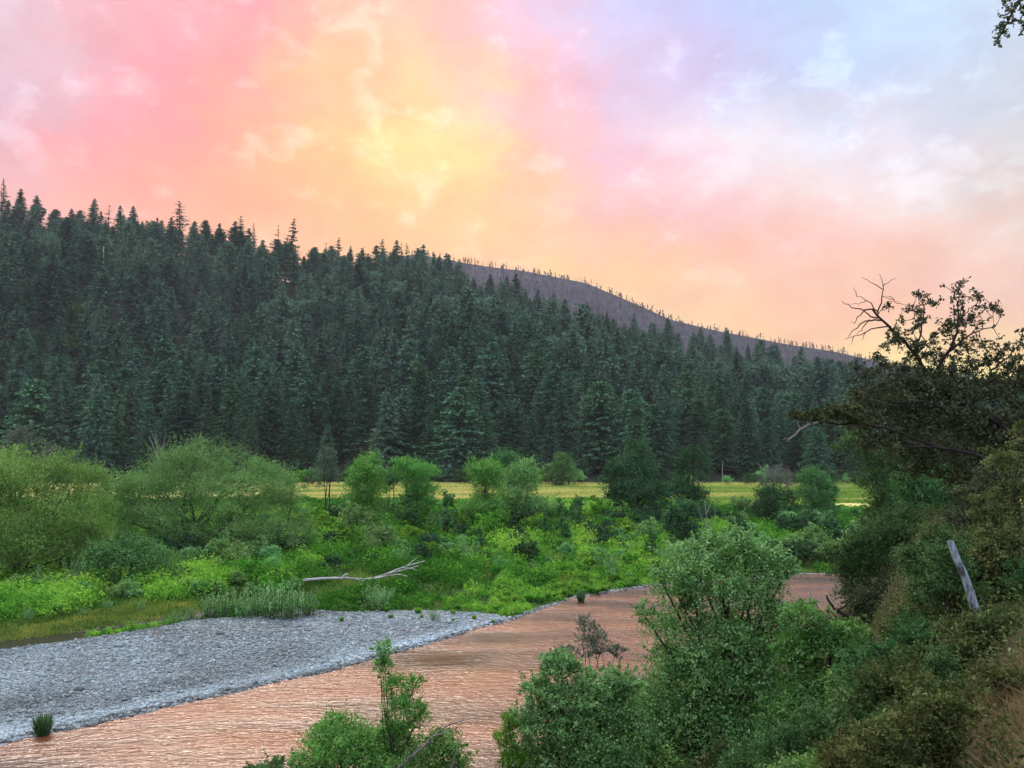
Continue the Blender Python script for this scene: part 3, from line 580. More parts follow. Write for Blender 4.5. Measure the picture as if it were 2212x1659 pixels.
snag('driftwood_log', 'long bleached driftwood log with forked branches lying on the green bank', 'log', float(p0[1]), lg, 'drift', (760, 1258), sides=7)
snag('dead_brush', 'small fan of bleached twigs at left in the grass above the gravel', 'branch', 76, [([(515, 1270), (530, 1250), (545, 1240)], 2, .6), ([(512, 1270), (525, 1243)], 1.6, .6), ([(518, 1270), (540, 1253)], 1.5, .5), ([(508, 1272), (516, 1248)], 1.3, .5), ([(522, 1272), (546, 1262)], 1.4, .5)], 'drift', (515, 1273))
snag('driftwood_pile', 'pale bleached logs heaped near the meadow right of the alder', 'log', 122, [([(1576, 1142), (1600, 1146), (1622, 1150)], 3, 1.6), ([(1580, 1150), (1605, 1140)], 2, 1), ([(1590, 1154), (1618, 1157)], 2, 1.2), ([(1560, 1143), (1580, 1138)], 1.6, .8)], 'drift', (1598, 1156))
snag('dead_branch', 'thin bare pale branch lying across dark shrubs at right', 'branch', 62, [([(1915, 1140), (1950, 1165), (1985, 1180), (2010, 1192)], 1.6, 2.6), ([(1945, 1160), (1962, 1150)], 1.1, .5), ([(1985, 1180), (1998, 1160)], 1.3, .5), ([(1930, 1150), (1945, 1180)], 1, .5)], 'palebark', (2010, 1195))

# ------------------------------------------------------------------ shrub prototypes scattered on the flood plain
def proto(kind, seed):
    rng = np.random.default_rng(seed)
    if kind == 'round': L = [(0, 0, 1.3, 1.5, 1.4, 1.2), (.8, .2, .9, 1.0, 1, .9), (-.9, 0, .8, 1.0, 1, .8)]; mt = 'willow'; leaf = .20; n = 3800
    if kind == 'lush': L = [(0, 0, 1.2, 1.4, 1.4, 1.1), (1.1, .1, 1.0, .9, .9, .9), (-1.1, .2, .7, 1.1, 1, .7), (.2, -.6, .6, 1.4, .8, .6)]; mt = 'herb'; leaf = .21; n = 4200
    if kind == 'pointed': L = [(0, 0, 1.0, 1.1, 1.1, 1.0), (0, 0, 2.1, .65, .65, 1.0), (.2, 0, 2.9, .3, .3, .7)]; mt = 'teal'; leaf = .19; n = 3000
    if kind == 'yellow': L = [(0, 0, 1.1, 1.3, 1.3, 1.1), (.9, 0, 1.3, .7, .7, .8), (-.8, 0, .8, .9, .9, .8)]; mt = 'yellowg'; leaf = .20; n = 3200
    if kind == 'pale': L = [(0, 0, 1.1, 1.2, 1.2, 1.1), (.5, .3, 1.7, .6, .6, .8), (-.7, .1, .8, .9, .8, .8)]; mt = 'mint'; leaf = .19; n = 3000
    if kind == 'dark': L = [(0, 0, 1.2, 1.6, 1.4, 1.2), (1.2, 0, .9, 1., 1, .9), (-1.1, .3, 1.0, 1., 1, 1.)]; mt = 'darkg'; leaf = .21; n = 4200
    mb, Cn = crown_mb(rng, L, n, leaf, clump=.14); t = branches_mb(rng, (0, 0, 0), L, Cn, .08, 10, 3)
    return kind, mb.mesh('foliage', M[mt]), t.mesh('stem', M['bark'])
PR = {k: [proto(k, 300+i*10+j) for j in range(3)] for i, k in enumerate(['round', 'lush', 'pointed', 'yellow', 'pale', 'dark'])}
LOOK = {'round': 'rounded mid-green shrub', 'lush': 'low bright green shrub', 'pointed': 'pointed blue-green shrub', 'yellow': 'yellow-green shrub', 'pale': 'pale minty shrub', 'dark': 'spreading dark green shrub'}
def put_shrub(P, x, y, s, sz, rz, name='shrub', grp='shrubs on the far flood plain'):
    e = empty(name, (x, y, float(zground(np.array(x), np.array(y)))-.05), rz, (s, s, sz)); e['category'] = 'shrub'; e['group'] = grp
    for nm, me in (('foliage', P[1]), ('stem', P[2])):
        o = bpy.data.objects.new(nm, me); C.objects.link(o); o.parent = e
    return e
SZ = [(-100, 110, 'below the leftmost willow'), (110, 260, 'below dip between large willows'), (260, 450, 'below left half of widest willow'), (450, 620, 'above the shoots beside the gravel'), (620, 760, 'below the thin grey sapling'), (760, 860, 'below the column-shaped tree'), (860, 980, 'below the flat-topped bright tree'), (980, 1085, 'below the bright ball-crowned tree'), (1085, 1200, 'below the dusky rounded tree'), (1200, 1320, 'left of the big conical tree'), (1320, 1440, 'below the big conical tree'), (1440, 1580, 'behind the tall riverside alder'), (1580, 1720, 'below the dark round shrub'), (1720, 1830, 'below the pointed meadow shrub'), (1830, 2100, 'before the right-hand thicket')]
def szone(u): return next((z[2] for z in SZ if z[0] <= u < z[1]), 'at the frame edge')
sit = []; placed = []
def try_shrub(u, v, kind, s, sz=None, md=1.0):
    p = gp(u, v, .6); x, y = p[0], p[1]
    for (a, b, c) in placed:
        if math.hypot(a-x, (b-y)*.7) < (c+s)*md: return
    if y < farb(x)+2.5: return
    placed.append((x, y, s)); P = PR[kind][int(rg.integers(3))]
    e = put_shrub(P, x, y, s, (sz or s)*rg.uniform(.85, 1.15), rg.uniform(0, 6.28))
    tier = 'far' if y > 150 else 'middle' if y > 105 else 'near'
    sit.append((e, (LOOK[kind], tier, szone(u)), u))
r = np.random.default_rng(77)
regs = [  # u0,u1,v0,v1,count, kinds, size range
    (650, 1460, 1104, 1130, 40, ['round', 'dark', 'pale', 'lush', 'lush', 'pointed'], (.65, .95)),
    (660, 1440, 1128, 1172, 60, ['lush', 'round', 'lush', 'yellow', 'dark', 'pointed'], (1.1, 1.7)),
    (860, 1430, 1172, 1222, 60, ['lush', 'pale', 'lush', 'pointed', 'dark'], (.55, .95)),
    (600, 1020, 1150, 1200, 34, ['lush', 'yellow', 'round', 'dark', 'lush'], (.8, 1.25)),
    (660, 1440, 1200, 1240, 26, ['lush', 'round', 'dark', 'yellow'], (.3, .5)),
    (0, 660, 1195, 1240, 34, ['round', 'dark', 'round', 'pale'], (.9, 1.3)),
    (0, 640, 1240, 1295, 50, ['lush', 'round', 'pale'], (.45, .75)),
    (1500, 1960, 1112, 1150, 30, ['round', 'dark', 'pointed', 'pale'], (.9, 1.4)),
    (1540, 1960, 1150, 1222, 50, ['dark', 'round', 'pale', 'pointed'], (.9, 1.4)),
    (650, 1450, 1088, 1102, 14, ['pale', 'lush', 'yellow'], (.6, .9)),
    (1060, 1400, 1222, 1255, 20, ['pale', 'lush'], (.35, .55)),
    (660, 1250, 1046, 1052, 30, ['round', 'pale', 'dark', 'lush'], (2.2, 3.4)), (1450, 1960, 1046, 1050, 22, ['dark', 'dark', 'pale'], (1.5, 2.6))]
for u0, u1, v0, v1, cnt, kinds, (s0, s1) in regs:
    for k in range(cnt):
        try_shrub(r.uniform(u0, u1), r.uniform(v0, v1), kinds[int(r.integers(len(kinds)))], r.uniform(s0, s1), md=.75)
def fmt2(key, w): return (key[0]+(', '+w if w else '')+f', {key[1]} distance, '+key[2])
label_all(sit, fmt2); print('SHRUBS', len(sit))

# feathery young willows by the gravel edge, grass tussocks
def shoots_mb(rng, n=26, h=1.7, spread=.7, leaf=.12, per=34):
    mb = MB(); st = MB(); P = []; V = []
    for i in range(n):
        a = rng.uniform(0, 6.28); d = spread*rng.random()**.6; hh = h*rng.uniform(.5, 1.1); b = np.array([math.cos(a)*d*.6, math.sin(a)*d*.6, 0]); e = b+np.array([math.cos(a)*d*.7, math.sin(a)*d*.7, hh])
        s = rng.random(per)**.7; q = b+(e-b)*s[:, None]+rng.normal(size=(per, 3))*.09*(1.2-s)[:, None]; P.append(q); V.append(np.clip(.2+.5*s+rng.normal(size=per)*.12+rng.normal()*.1, 0, 1))
        tube(st, [b, (b+e)/2, e], [.018, .014, .006], 3, cap=False)
    leafcards(mb, np.concatenate(P), leaf, .3, up=.1, var=np.concatenate(V), rng=rng, hang=-1.2); return mb, st
SH = []
for q in range(4):
    a, b = shoots_mb(np.random.default_rng(500+q)); SH.append((None, a.mesh('foliage', M['mint']), b.mesh('stem', M['bark'])))
wit = []
for (u, v, s) in [(385, 1335, .7), (412, 1338, .6), (452, 1338, 1.0), (478, 1336, 1.1), (505, 1330, 1.2), (528, 1338, .9), (552, 1334, 1.1), (580, 1336, 1.2), (604, 1336, 1.5), (630, 1338, 1.35), (652, 1332, 1.1), (668, 1330, .8), (808, 1312, 1.1), (822, 1318, 1.0), (836, 1306, .8), (80, 1275, 1.3), (168, 1270, 1.5), (120, 1330, .6), (60, 1345, .6), (232, 1322, .5), (305, 1325, .5), (1305, 1228, 1.3), (1320, 1236, 1.1), (865, 1228, 1.2), (1130, 1120, 2.2), (1010, 1225, 1.5), (1840, 1205, 2.0), (1895, 1230, 1.6), (940, 1330, .5), (180, 1338, .5)]:
    p = gp(u, v, .45); e = put_shrub(SH[int(r.integers(4))], p[0], p[1], s*r.uniform(.9, 1.1), s, r.uniform(0, 6), 'young_willow', 'feathery young willows'); wit.append((e, ('feathery blue-green willow shoots', 'by the gravel edge' if v > 1300 else 'among the green flood plain shrubs'), u))
label_all(wit, lambda k, w: k[0]+(', '+w if w else '')+', '+k[1])
def tussock_mb(rng, n=150, h=.75, spread=.42):
    mb = MB(); V = []; F = []; A = []
    a = rng.uniform(0, 6.28, n); d = spread*rng.random(n)**.5; hh = h*rng.uniform(.5, 1.1, n)
    b = np.stack([np.cos(a)*d*.45, np.sin(a)*d*.45, 0*a], 1); e = np.stack([np.cos(a)*d*1.3, np.sin(a)*d*1.3, hh], 1); s = unit(np.cross(e-b, rng.normal(size=(n, 3))))*.035
    mid = (b+e)/2+np.array([0, 0, .1]); Q = np.stack([b-s, b+s, mid+s, mid-s], 1).reshape(-1, 3); mb.quads(Q, np.arange(n*4).reshape(-1, 4), rng.random(n)*.7)
    T = np.stack([mid-s, mid+s, e], 1).reshape(-1, 3); mb.tris(T, np.arange(n*3).reshape(-1, 3), .3+rng.random(n)*.7); return mb
TU = [tussock_mb(np.random.default_rng(600+q)).mesh('grass_tussock', M['herb']) for q in range(3)]
TD = tussock_mb(np.random.default_rng(610), 260, 1.0, .38).mesh('grass_tussock', M['darkg'])
tit = []
def tuss(me, u, v, s, z=.1, key=None):
    p = gp(u, v, z); zz = float(zground(np.array(p[0]), np.array(p[1]))); o = bpy.data.objects.new('grass_tussock', me); C.objects.link(o); o.location = (p[0], p[1], max(zz, -.1)-.03); o.scale = (s, s, s*r.uniform(.85, 1.1)); o.rotation_euler = (0, 0, r.uniform(0, 6)); o['category'] = 'grass'; o['group'] = 'grass tussocks by the water'
    tit.append((o, key, u)); return o
tuss(TD, 92, 1588, 1.0, 0, ('dark rushy grass clump', 'at the river edge in the lower left corner')); tuss(TD, 1255, 1299, .95, 0, ('dark rushy grass clump', 'standing in shallow water off the far bank'))
for k in range(60):
    u = r.uniform(1080, 1400); v = np.interp(u, [1080, 1400], [1318, 1262])-r.uniform(1, 26); tuss(TU[int(r.integers(3))], u, v, r.uniform(.5, 1.2), .1, ('bright green tussock', 'on the stones by the far waterline, '+('nearer' if v > np.interp(u, [1080, 1400], [1306, 1250]) else 'farther')+' row'))
for k in range(16):
    u = r.uniform(680, 1080); v = r.uniform(1300, 1345)-(u-680)*.02; tuss(TU[int(r.integers(3))], u, v, r.uniform(.3, .7), .4, ('small green tussock', 'on the top of the gravel bar'))
label_all(tit, lambda k, w: k[0]+(', '+w if w else '')+', '+k[1])

# ------------------------------------------------------------------ ground cover (stuff)
def cover(name, label, n, region, hfun, mat, w=.10, seed=1, kind='blade', leaf=.2):
    rng = np.random.default_rng(seed); u = rng.uniform(region[0], region[1], n); v = region[2]+(region[3]-region[2])*rng.random(n)**region[4]
    d2 = FWD[2]+UP[2]*(829.5-v)/FP; d1 = FWD[1]+UP[1]*(829.5-v)/FP; t = (.4-12)/d2; x = (u-1106)/FP*t; y = d1*t
    k = kind_at(x, y); h, var, keep = hfun(x, y, k, rng); m = keep; x, y, h, var = x[m], y[m], h[m], var[m]; n = len(x); z = zground(x, y)
    mb = MB()
    if kind == 'blade':
        a = rng.uniform(0, 6.28, n); sc = np.maximum(w, y*.0011); s = np.stack([np.cos(a), np.sin(a), 0*a], 1)*sc[:, None]; b = np.stack([x, y, z-.03], 1); e = b+np.stack([rng.normal(size=n)*.25*h, rng.normal(size=n)*.25*h, h], 1)
        mb.tris(np.stack([b-s, b+s, e], 1).reshape(-1, 3), np.arange(n*3).reshape(-1, 3), var)
    else:
        P = np.stack([x, y, z+h*rng.random(n)**.5], 1); leafcards(mb, P, np.maximum(leaf, y*.0017), .55, up=.6, var=var, rng=rng)
    o = mb.build(name, mat); o['kind'] = 'stuff'; o['label'] = label; o['category'] = 'plants'; return o
def h1(x, y, k, rng):
    m = fbm(x*.22, y*.13, 3); b = fbm(x*.55+30, y*.3, 3); h = .10+.35*np.clip(b-.38, 0, .5)*1.8+.2*rng.random(len(x)); var = np.clip((m-.5)*1.5+.5+(b-.5)*.6+rng.normal(size=len(x))*.10, 0, 1)
    edge = np.clip((y-farb(x)-(np.interp(x, [-40, -22, -15, -8, -2, 4, 14], [25, 21, 18.5, 12.5, 7.5, 3, 1])))/6, 0, 1); h *= .4+.6*edge
    return h, var, (k == 0) & (y < 212)
def off_log(x, y):
    u = 1106+FP*x/y; return ~((u > 648) & (u < 925) & (y > LOGY-2.8+fbm(x*.9, y*.9, 2)*1.5) & (y < LOGY+.6+fbm(x*.9, y*.9, 2)))
LOGY = float(p0[1])
rng = np.random.default_rng(21); nm = 19000; u = rng.uniform(-120, 2100, nm); v = 1084+(1372-1084)*rng.random(nm)**1.3
d2 = FWD[2]+UP[2]*(829.5-v)/FP; d1 = FWD[1]+UP[1]*(829.5-v)/FP; t = (.5-12)/d2; x = (u-1106)/FP*t; y = d1*t; k = kind_at(x, y)
keep = (k == 0) & (fbm(x*.42+5, y*.26, 2) > .43) & (x**2+y**2 > 0) & off_log(x, y) & ~((x < -13) & (y < YTR(x)+9) & (y > YTR(x)))
x, y = x[keep], y[keep]; nm = len(x); edge = np.clip((y-farb(x)-np.interp(x, [-40, -22, -15, -8, -2, 4, 14], [19, 23, 19.5, 13.2, 8, 3, 1]))/9, 0, 1)
rad = rng.uniform(.35, 1.0, nm)*(.5+.8*edge)*(.7+y/180); hh = rad*rng.uniform(.7, 1.5, nm)*np.interp(y, [110, 190], [1, .45]); z = zground(x, y)
per = 84; idx = np.repeat(np.arange(nm), per); d = unit(rng.normal(size=(len(idx), 3))); d[:, 2] = np.abs(d[:, 2])
P = np.stack([x[idx]+d[:, 0]*rad[idx], y[idx]+d[:, 1]*rad[idx], z[idx]+d[:, 2]*hh[idx]*rng.uniform(.75, 1.1, len(idx))], 1)
big = fbm(x*.07+9, y*.05, 3); var = np.clip((big-.5)*2.2+.45+rng.normal(size=nm)*.26, 0, 1)[idx]*.8+rng.random(len(idx))*.25-.03
mb = MB(); leafcards(mb, P, np.maximum(.2, y[idx]*.0025)*(.6+.5*edge[idx]), .6, out=d, up=.5, var=np.clip(var, 0, 1), rng=rng)
o = mb.build('ground_cover', foliage('herb_mound', (.03, .13, .02), (.14, .42, .05), (.42, .72, .10), .35, 0, 0)); o['kind'] = 'stuff'; o['label'] = 'mounded bright green herbs and grass covering the flood plain'; o['category'] = 'plants'
cover('grass', 'tall green grass between the shrubs of the flood plain', 150000, (-120, 2100, 1082, 1375, 1.2), h1, foliage('grass_blade', (.03, .09, .012), (.08, .20, .03), (.26, .38, .07), .3, 0, 0), w=.06, seed=22)
def h2(x, y, k, rng):
    m = fbm(x*.02, y*.10, 3); return .35+.4*rng.random(len(x)), np.clip((m-.5)*2+.55-np.clip(x, -20, 80)*.006+rng.normal(size=len(x))*.12, 0, 1), (k == 2) & (rng.random(len(x)) < .8)
cover('meadow_grass', 'golden dry grass of the meadow before the forest', 120000, (560, 2050, 1046, 1092, 1.0), h2, foliage('meadow_blade', (.20, .36, .07), (.46, .52, .16), (.78, .68, .28), .3, 0, 0), w=.15, seed=23)
def h3(x, y, k, rng):
    ytr = YTR(x); q = (x < -14) & (y > ytr+1.9) & (y < ytr+9) & (k != 1); return .10+.18*rng.random(len(x)), np.clip(fbm(x*.4, y*.4, 3)*1.5-.25+rng.normal(size=len(x))*.1, 0, 1), q
cover('moss', 'short yellow-green moss and grass on the bank above the backwater', 60000, (-100, 640, 1300, 1400, 1.0), h3, foliage('moss_blade', (.08, .15, .03), (.19, .30, .06), (.42, .46, .10), .3, 0, 0), w=.05, seed=24)

# cobbles on the bar (stuff): squashed octahedral pebbles
def ico():
    t = (1+5**.5)/2; v = unit(np.array([(-1, t, 0), (1, t, 0), (-1, -t, 0), (1, -t, 0), (0, -1, t), (0, 1, t), (0, -1, -t), (0, 1, -t), (t, 0, -1), (t, 0, 1), (-t, 0, -1), (-t, 0, 1)], float))
    f = [(0, 11, 5), (0, 5, 1), (0, 1, 7), (0, 7, 10), (0, 10, 11), (1, 5, 9), (5, 11, 4), (11, 10, 2), (10, 7, 6), (7, 1, 8), (3, 9, 4), (3, 4, 2), (3, 2, 6), (3, 6, 8), (3, 8, 9), (4, 9, 5), (2, 4, 11), (6, 2, 10), (8, 6, 7), (9, 8, 1)]
    return v, np.array(f)
def stones(name, label, x, y, s, var, mat, sink=.25, seed=1):
    rng = np.random.default_rng(seed); v, f = ico(); n = len(x); z = zground(x, y); a = rng.uniform(0, 6.28, n); S = np.stack([s*rng.uniform(.8, 1.5, n), s*rng.uniform(.6, 1.1, n), s*rng.uniform(.35, .7, n)], 1)
    P = v[None]*S[:, None, :]*rng.uniform(.8, 1.15, (n, 12, 1)); ca, sa = np.cos(a)[:, None], np.sin(a)[:, None]; X = P[..., 0]*ca-P[..., 1]*sa; Yv = P[..., 0]*sa+P[..., 1]*ca
    V = np.stack([X+x[:, None], Yv+y[:, None], P[..., 2]+(z+S[:, 2]*(1-2*sink))[:, None]], -1).reshape(-1, 3)
    mb = MB(); mb.tris(V, (f[None]+np.arange(n)[:, None, None]*12).reshape(-1, 3), np.repeat(var, 20)); o = mb.build(name, mat); o['kind'] = 'stuff'; o['label'] = label; o['category'] = 'stones'; return o
M['cobble'] = foliage('cobbles', (.05, .06, .065), (.24, .32, .34), (.48, .63, .72), 0, 0, 0, .04, .4)
rr_ = np.random.default_rng(44); n = 110000; u = rr_.uniform(-80, 1250, n); v = rr_.uniform(1300, 1600, n); d2 = FWD[2]+UP[2]*(829.5-v)/FP; d1 = FWD[1]+UP[1]*(829.5-v)/FP; t = (.25-12)/d2; x = (u-1106)/FP*t; y = d1*t
k = kind_at(x, y); df = y-farb(x); keep = (k == 1) & (df > -.6); x, y, df = x[keep], y[keep], df[keep]; n = len(x)
band = np.exp(-((df-1.3)/1.5)**2); wet = (df < .5)
band = band*sm(-26, -12, x)+band*.7*(1-sm(-26, -12, x))
var = np.clip(.40+.36*band+rr_.normal(size=n)*.11+(fbm(x*.3, y*.3, 3)-.5)*.45+(fbm(x*.07, y*.1, 2)-.5)*.4, 0, 1); var = np.where(wet & (rr_.random(n) < .55), rr_.uniform(0, .2, n), var)
s = (rr_.gamma(2.2, .016, n)+.02)*(.6+.9*fbm(x*.16+3, y*.16, 3)); s = np.where(rr_.random(n) < .008, s*1.8, s)
stones('gravel', 'rounded grey river cobbles covering the gravel bar', x, y, s, var, M['cobble'])
# dark wet stones in the shallows along the far waterline
n = 800; x = rr_.uniform(-24, 30, n); y = farb(x)+rr_.normal(0, .45, n)-.1; stones('wet_stones', 'dark wet stones along the waterline of the far bank', x, y, rr_.gamma(3, .022, n)+.03, rr_.uniform(0, .25, n), M['cobble'], .3, 3)

# ------------------------------------------------------------------ near bank vegetation
g2 = 'bushes on the near river bank'
def near(name, label, cat, Y, lobes, mat, leaf=.085, cover=5., **kw):
    kw.setdefault('r0', .06); kw.setdefault('nb', 40); kw.setdefault('stems', 3); kw.setdefault('group', g2); kw.setdefault('skirt', True); return px_tree(name, label, cat, Y, lobes, mat, leaf, cover, **kw)
near('willow_bush', 'bright green willow bush at the bottom left of the river bend', 'shrub', 26, [(745, 1600, 85, 55), (690, 1640, 60, 45), (800, 1640, 90, 50), (700, 1590, 40, 35, 1), (850, 1600, 50, 40)], 'nearw', base=760, clump=.16)
near('willow_bush', 'dark green willow bush below the bleached twigs at the water', 'shrub', 25, [(960, 1620, 50, 45), (910, 1650, 70, 40), (990, 1660, 40, 45)], 'alder2', base=950, clump=.16)
near('willow_sapling', 'slender upright willow sapling standing in front of the river', 'tree', 25.5, [(828, 1408, 24, 30), (822, 1445, 24, 30), (845, 1478, 30, 28), (888, 1490, 28, 34), (870, 1530, 42, 34), (850, 1570, 32, 35), (905, 1560, 28, 34)], 'nearw', leaf=.075, cover=2.4, base=862, r0=.045, nb=60, stems=2, skirt=False, clump=.22, sprig=.2)
near('low_bush', 'low dark tuft of leaves at the bottom edge left of the willow bush', 'shrub', 27, [(590, 1662, 40, 22), (545, 1672, 30, 14)], 'brushg', base=590)
snag('dead_branch', 'bleached dead twigs leaning out over the water by the willow bush', 'branch', 24.5, [([(860, 1659), (905, 1622), (935, 1590), (960, 1570), (1000, 1555)], 3.2, .7), ([(905, 1622), (930, 1600), (928, 1575)], 1.8, .6), ([(935, 1590), (955, 1585), (985, 1572)], 1.5, .5), ([(975, 1659), (990, 1610), (1000, 1580)], 2.6, .7), ([(960, 1570), (985, 1560), (1020, 1552)], 1.2, .4), ([(880, 1640), (915, 1605)], 1.8, .5), ([(925, 1605), (958, 1600)], 1.2, .4), ([(990, 1608), (1008, 1592)], 1.2, .5)], 'palebark', (880, 1662))
near('yellow_bush', 'small yellow-green bush at the left foot of the broad green bush', 'shrub', 23, [(1098, 1560, 26, 30), (1092, 1600, 24, 34), (1110, 1640, 34, 30)], 'yellowg', leaf=.06, cover=3.4, base=1105, clump=.2)
near('alder_bush', 'broad leafy green bush between the river and the tall alder', 'shrub', 23.5, [(1215, 1450, 60, 42), (1170, 1500, 52, 45), (1260, 1520, 90, 60), (1180, 1570, 80, 60), (1320, 1480, 60, 40), (1280, 1600, 120, 70), (1150, 1640, 70, 50), (1340, 1560, 80, 60), (1380, 1620, 60, 50), (1350, 1500, 45, 40)], 'alder', base=1240, r0=.09, nb=70, clump=.13)
near('spindly_shrub', 'sparse grey-green spindly shrub rising against the river', 'shrub', 25, [(1280, 1372, 32, 30), (1300, 1400, 45, 26), (1262, 1345, 28, 22), (1235, 1415, 40, 22), (1330, 1410, 25, 20)], 'spindly', leaf=.06, cover=1.5, skirt=False, base=1280, r0=.035, nb=120, clump=.2, sprig=.3)
near('alder_tree', 'tall leafy green alder in the centre right in front of the river', 'tree', 25, [(1570, 1195, 60, 48), (1500, 1225, 75, 50), (1640, 1215, 60, 50), (1465, 1290, 62, 60), (1560, 1290, 90, 70), (1660, 1280, 45, 60), (1480, 1380, 80, 60), (1600, 1390, 90, 70), (1660, 1350, 55, 60), (1450, 1450, 60, 50), (1530, 1480, 110, 70), (1640, 1480, 80, 70), (1480, 1560, 110, 70), (1600, 1580, 110, 70), (1430, 1620, 80, 60), (1540, 1650, 120, 60), (1425, 1245, 26, 26), (1702, 1235, 26, 36), (1605, 1150, 30, 22), (1528, 1172, 24, 20), (1392, 1330, 22, 26), (1410, 1520, 60, 50), (1395, 1590, 70, 50), (1690, 1540, 70, 60)], 'alder', base=1560, r0=.13, nb=110, clump=.24, cover=3.9, leaf=.10, spec=.45, sprig=.16)
near('alder_bush', 'lighter green bush leaning against the right side of the alder', 'shrub', 22.5, [(1740, 1340, 50, 46), (1790, 1400, 65, 60), (1720, 1420, 60, 60), (1850, 1420, 50, 55), (1760, 1490, 80, 60), (1850, 1500, 60, 60), (1700, 1560, 80, 60)], 'alder2', base=1780, r0=.08, nb=70, clump=.15)
near('alder_bush', 'dusky green bush at the bottom edge right of the alder', 'shrub', 19, [(1760, 1590, 80, 60), (1680, 1640, 80, 50), (1840, 1620, 70, 60), (1600, 1660, 60, 30)], 'brushg', leaf=.075, base=1750, r0=.06)
near('bank_bush', 'pale-leaved bush at the bottom edge under the lighter green bush', 'shrub', 16, [(1720, 1672, 70, 32), (1810, 1665, 60, 38)], 'alder2', leaf=.07, base=1760, r0=.05)
# right-hand thicket
def thick(label, Y, lobes, mat, leaf=.08, name='thicket_bush', cover=4.4, **kw):
    return near(name, label, 'shrub', Y, lobes, mat, leaf, cover, group='bushes of the right-hand thicket', **kw)
thick('dark bush hanging over the river left of the grey post', 40, [(1880, 1180, 60, 46), (1860, 1250, 60, 46), (1940, 1230, 90, 70), (1830, 1200, 40, 30), (1960, 1160, 80, 50)], 'brushg', .12, base=1900, cover=5)
thick('blackish bush above the water directly below the dark river bush', 36, [(1880, 1310, 55, 40), (1950, 1300, 70, 50), (1850, 1350, 40, 30), (1990, 1250, 60, 50)], 'oak', .11, base=1920, cover=5.5)
thick('dark green bush along the meadow in front of the oak', 44, [(2000, 1080, 70, 50), (1980, 1130, 60, 45), (2060, 1060, 80, 50), (1960, 1045, 30, 30), (2080, 1120, 90, 60)], 'brushg', .13, base=2030, cover=5)
thick('olive bush to the left of the leaning grey post', 21, [(2000, 1330, 60, 60), (1960, 1380, 60, 50), (2040, 1290, 45, 50), (2010, 1410, 80, 50)], 'brush', .08, base=2000)
thick('green shrub just left of the top of the grey post', 24, [(1990, 1230, 50, 60), (2030, 1190, 40, 50)], 'brushg', .085, base=2000)
thick('golden olive bush to the right of the leaning grey post', 18, [(2160, 1230, 60, 60), (2200, 1190, 50, 60), (2150, 1180, 40, 40), (2210, 1290, 50, 50)], 'brushy', .075, base=2180)
thick('sunlit yellowish shrub at the right edge beneath the oak limb', 20, [(2180, 1010, 45, 55), (2140, 1000, 35, 30), (2195, 1080, 50, 50), (2115, 1085, 32, 26), (2212, 950, 40, 40), (2150, 1120, 50, 30)], 'brushy', .08, base=2190, cover=2.6, sprig=.2)
thick('dark shrub at the right edge behind the yellowish shrub', 27, [(2190, 1060, 70, 70), (2130, 1100, 60, 60), (2200, 1180, 80, 60), (2100, 1170, 60, 60)], 'oak', .1, base=2170, cover=6)
thick('dark shrub filling the slope below the foot of the grey post', 15, [(2110, 1390, 70, 50), (2170, 1370, 70, 50), (2060, 1440, 70, 50), (2200, 1430, 60, 50)], 'brush', .07, base=2120, cover=5)
thick('brown-green shrub in the middle of the lower right slope', 15.5, [(1930, 1480, 70, 55), (1990, 1490, 70, 50), (1900, 1540, 60, 50), (2050, 1510, 70, 40)], 'brush', .07, base=1960, cover=5)
thick('dark green shrub in the hollow of the lower right slope', 17, [(1880, 1460, 60, 50), (1950, 1430, 60, 45), (1900, 1500, 60, 50)], 'brushg', .075, base=1900)
thick('leafy olive shrub beside the dry grass at the bottom right', 11.5, [(1950, 1590, 65, 50), (2010, 1560, 55, 40), (1900, 1620, 60, 45), (2060, 1530, 50, 34), (1940, 1640, 60, 30)], 'brush', .055, base=1990, cover=4.6)
thick('pale-tipped shrub at the bottom edge below the hollow', 13, [(1860, 1600, 50, 45), (1820, 1640, 60, 40), (1890, 1655, 60, 35)], 'brushy', .055, base=1860, cover=3.5)
thick('yellowish shrub at the right edge above the dry grass', 12.5, [(2190, 1470, 45, 38), (2140, 1470, 50, 32)], 'brushy', .055, base=2180, cover=3.6)
thick('small bright green shrub near the foot of the dark river bush', 24, [(1850, 1355, 26, 30), (1830, 1380, 30, 25)], 'alder2', .08, base=1845)
snag('curled_limb', 'black curled dead limb hooking over the water at the thicket edge', 'branch', 33, [([(1850, 1345), (1832, 1330), (1806, 1318), (1790, 1300), (1786, 1286)], 6, 2), ([(1806, 1318), (1822, 1312), (1836, 1298)], 3.5, 1), ([(1870, 1370), (1840, 1352), (1800, 1338), (1770, 1330)], 4, 1), ([(1790, 1335), (1765, 1312), (1755, 1290)], 1.8, .6), ([(1810, 1340), (1792, 1316)], 1.6, .6), ([(1770, 1330), (1748, 1318)], 1.2, .5)], 'bark', (1860, 1365))
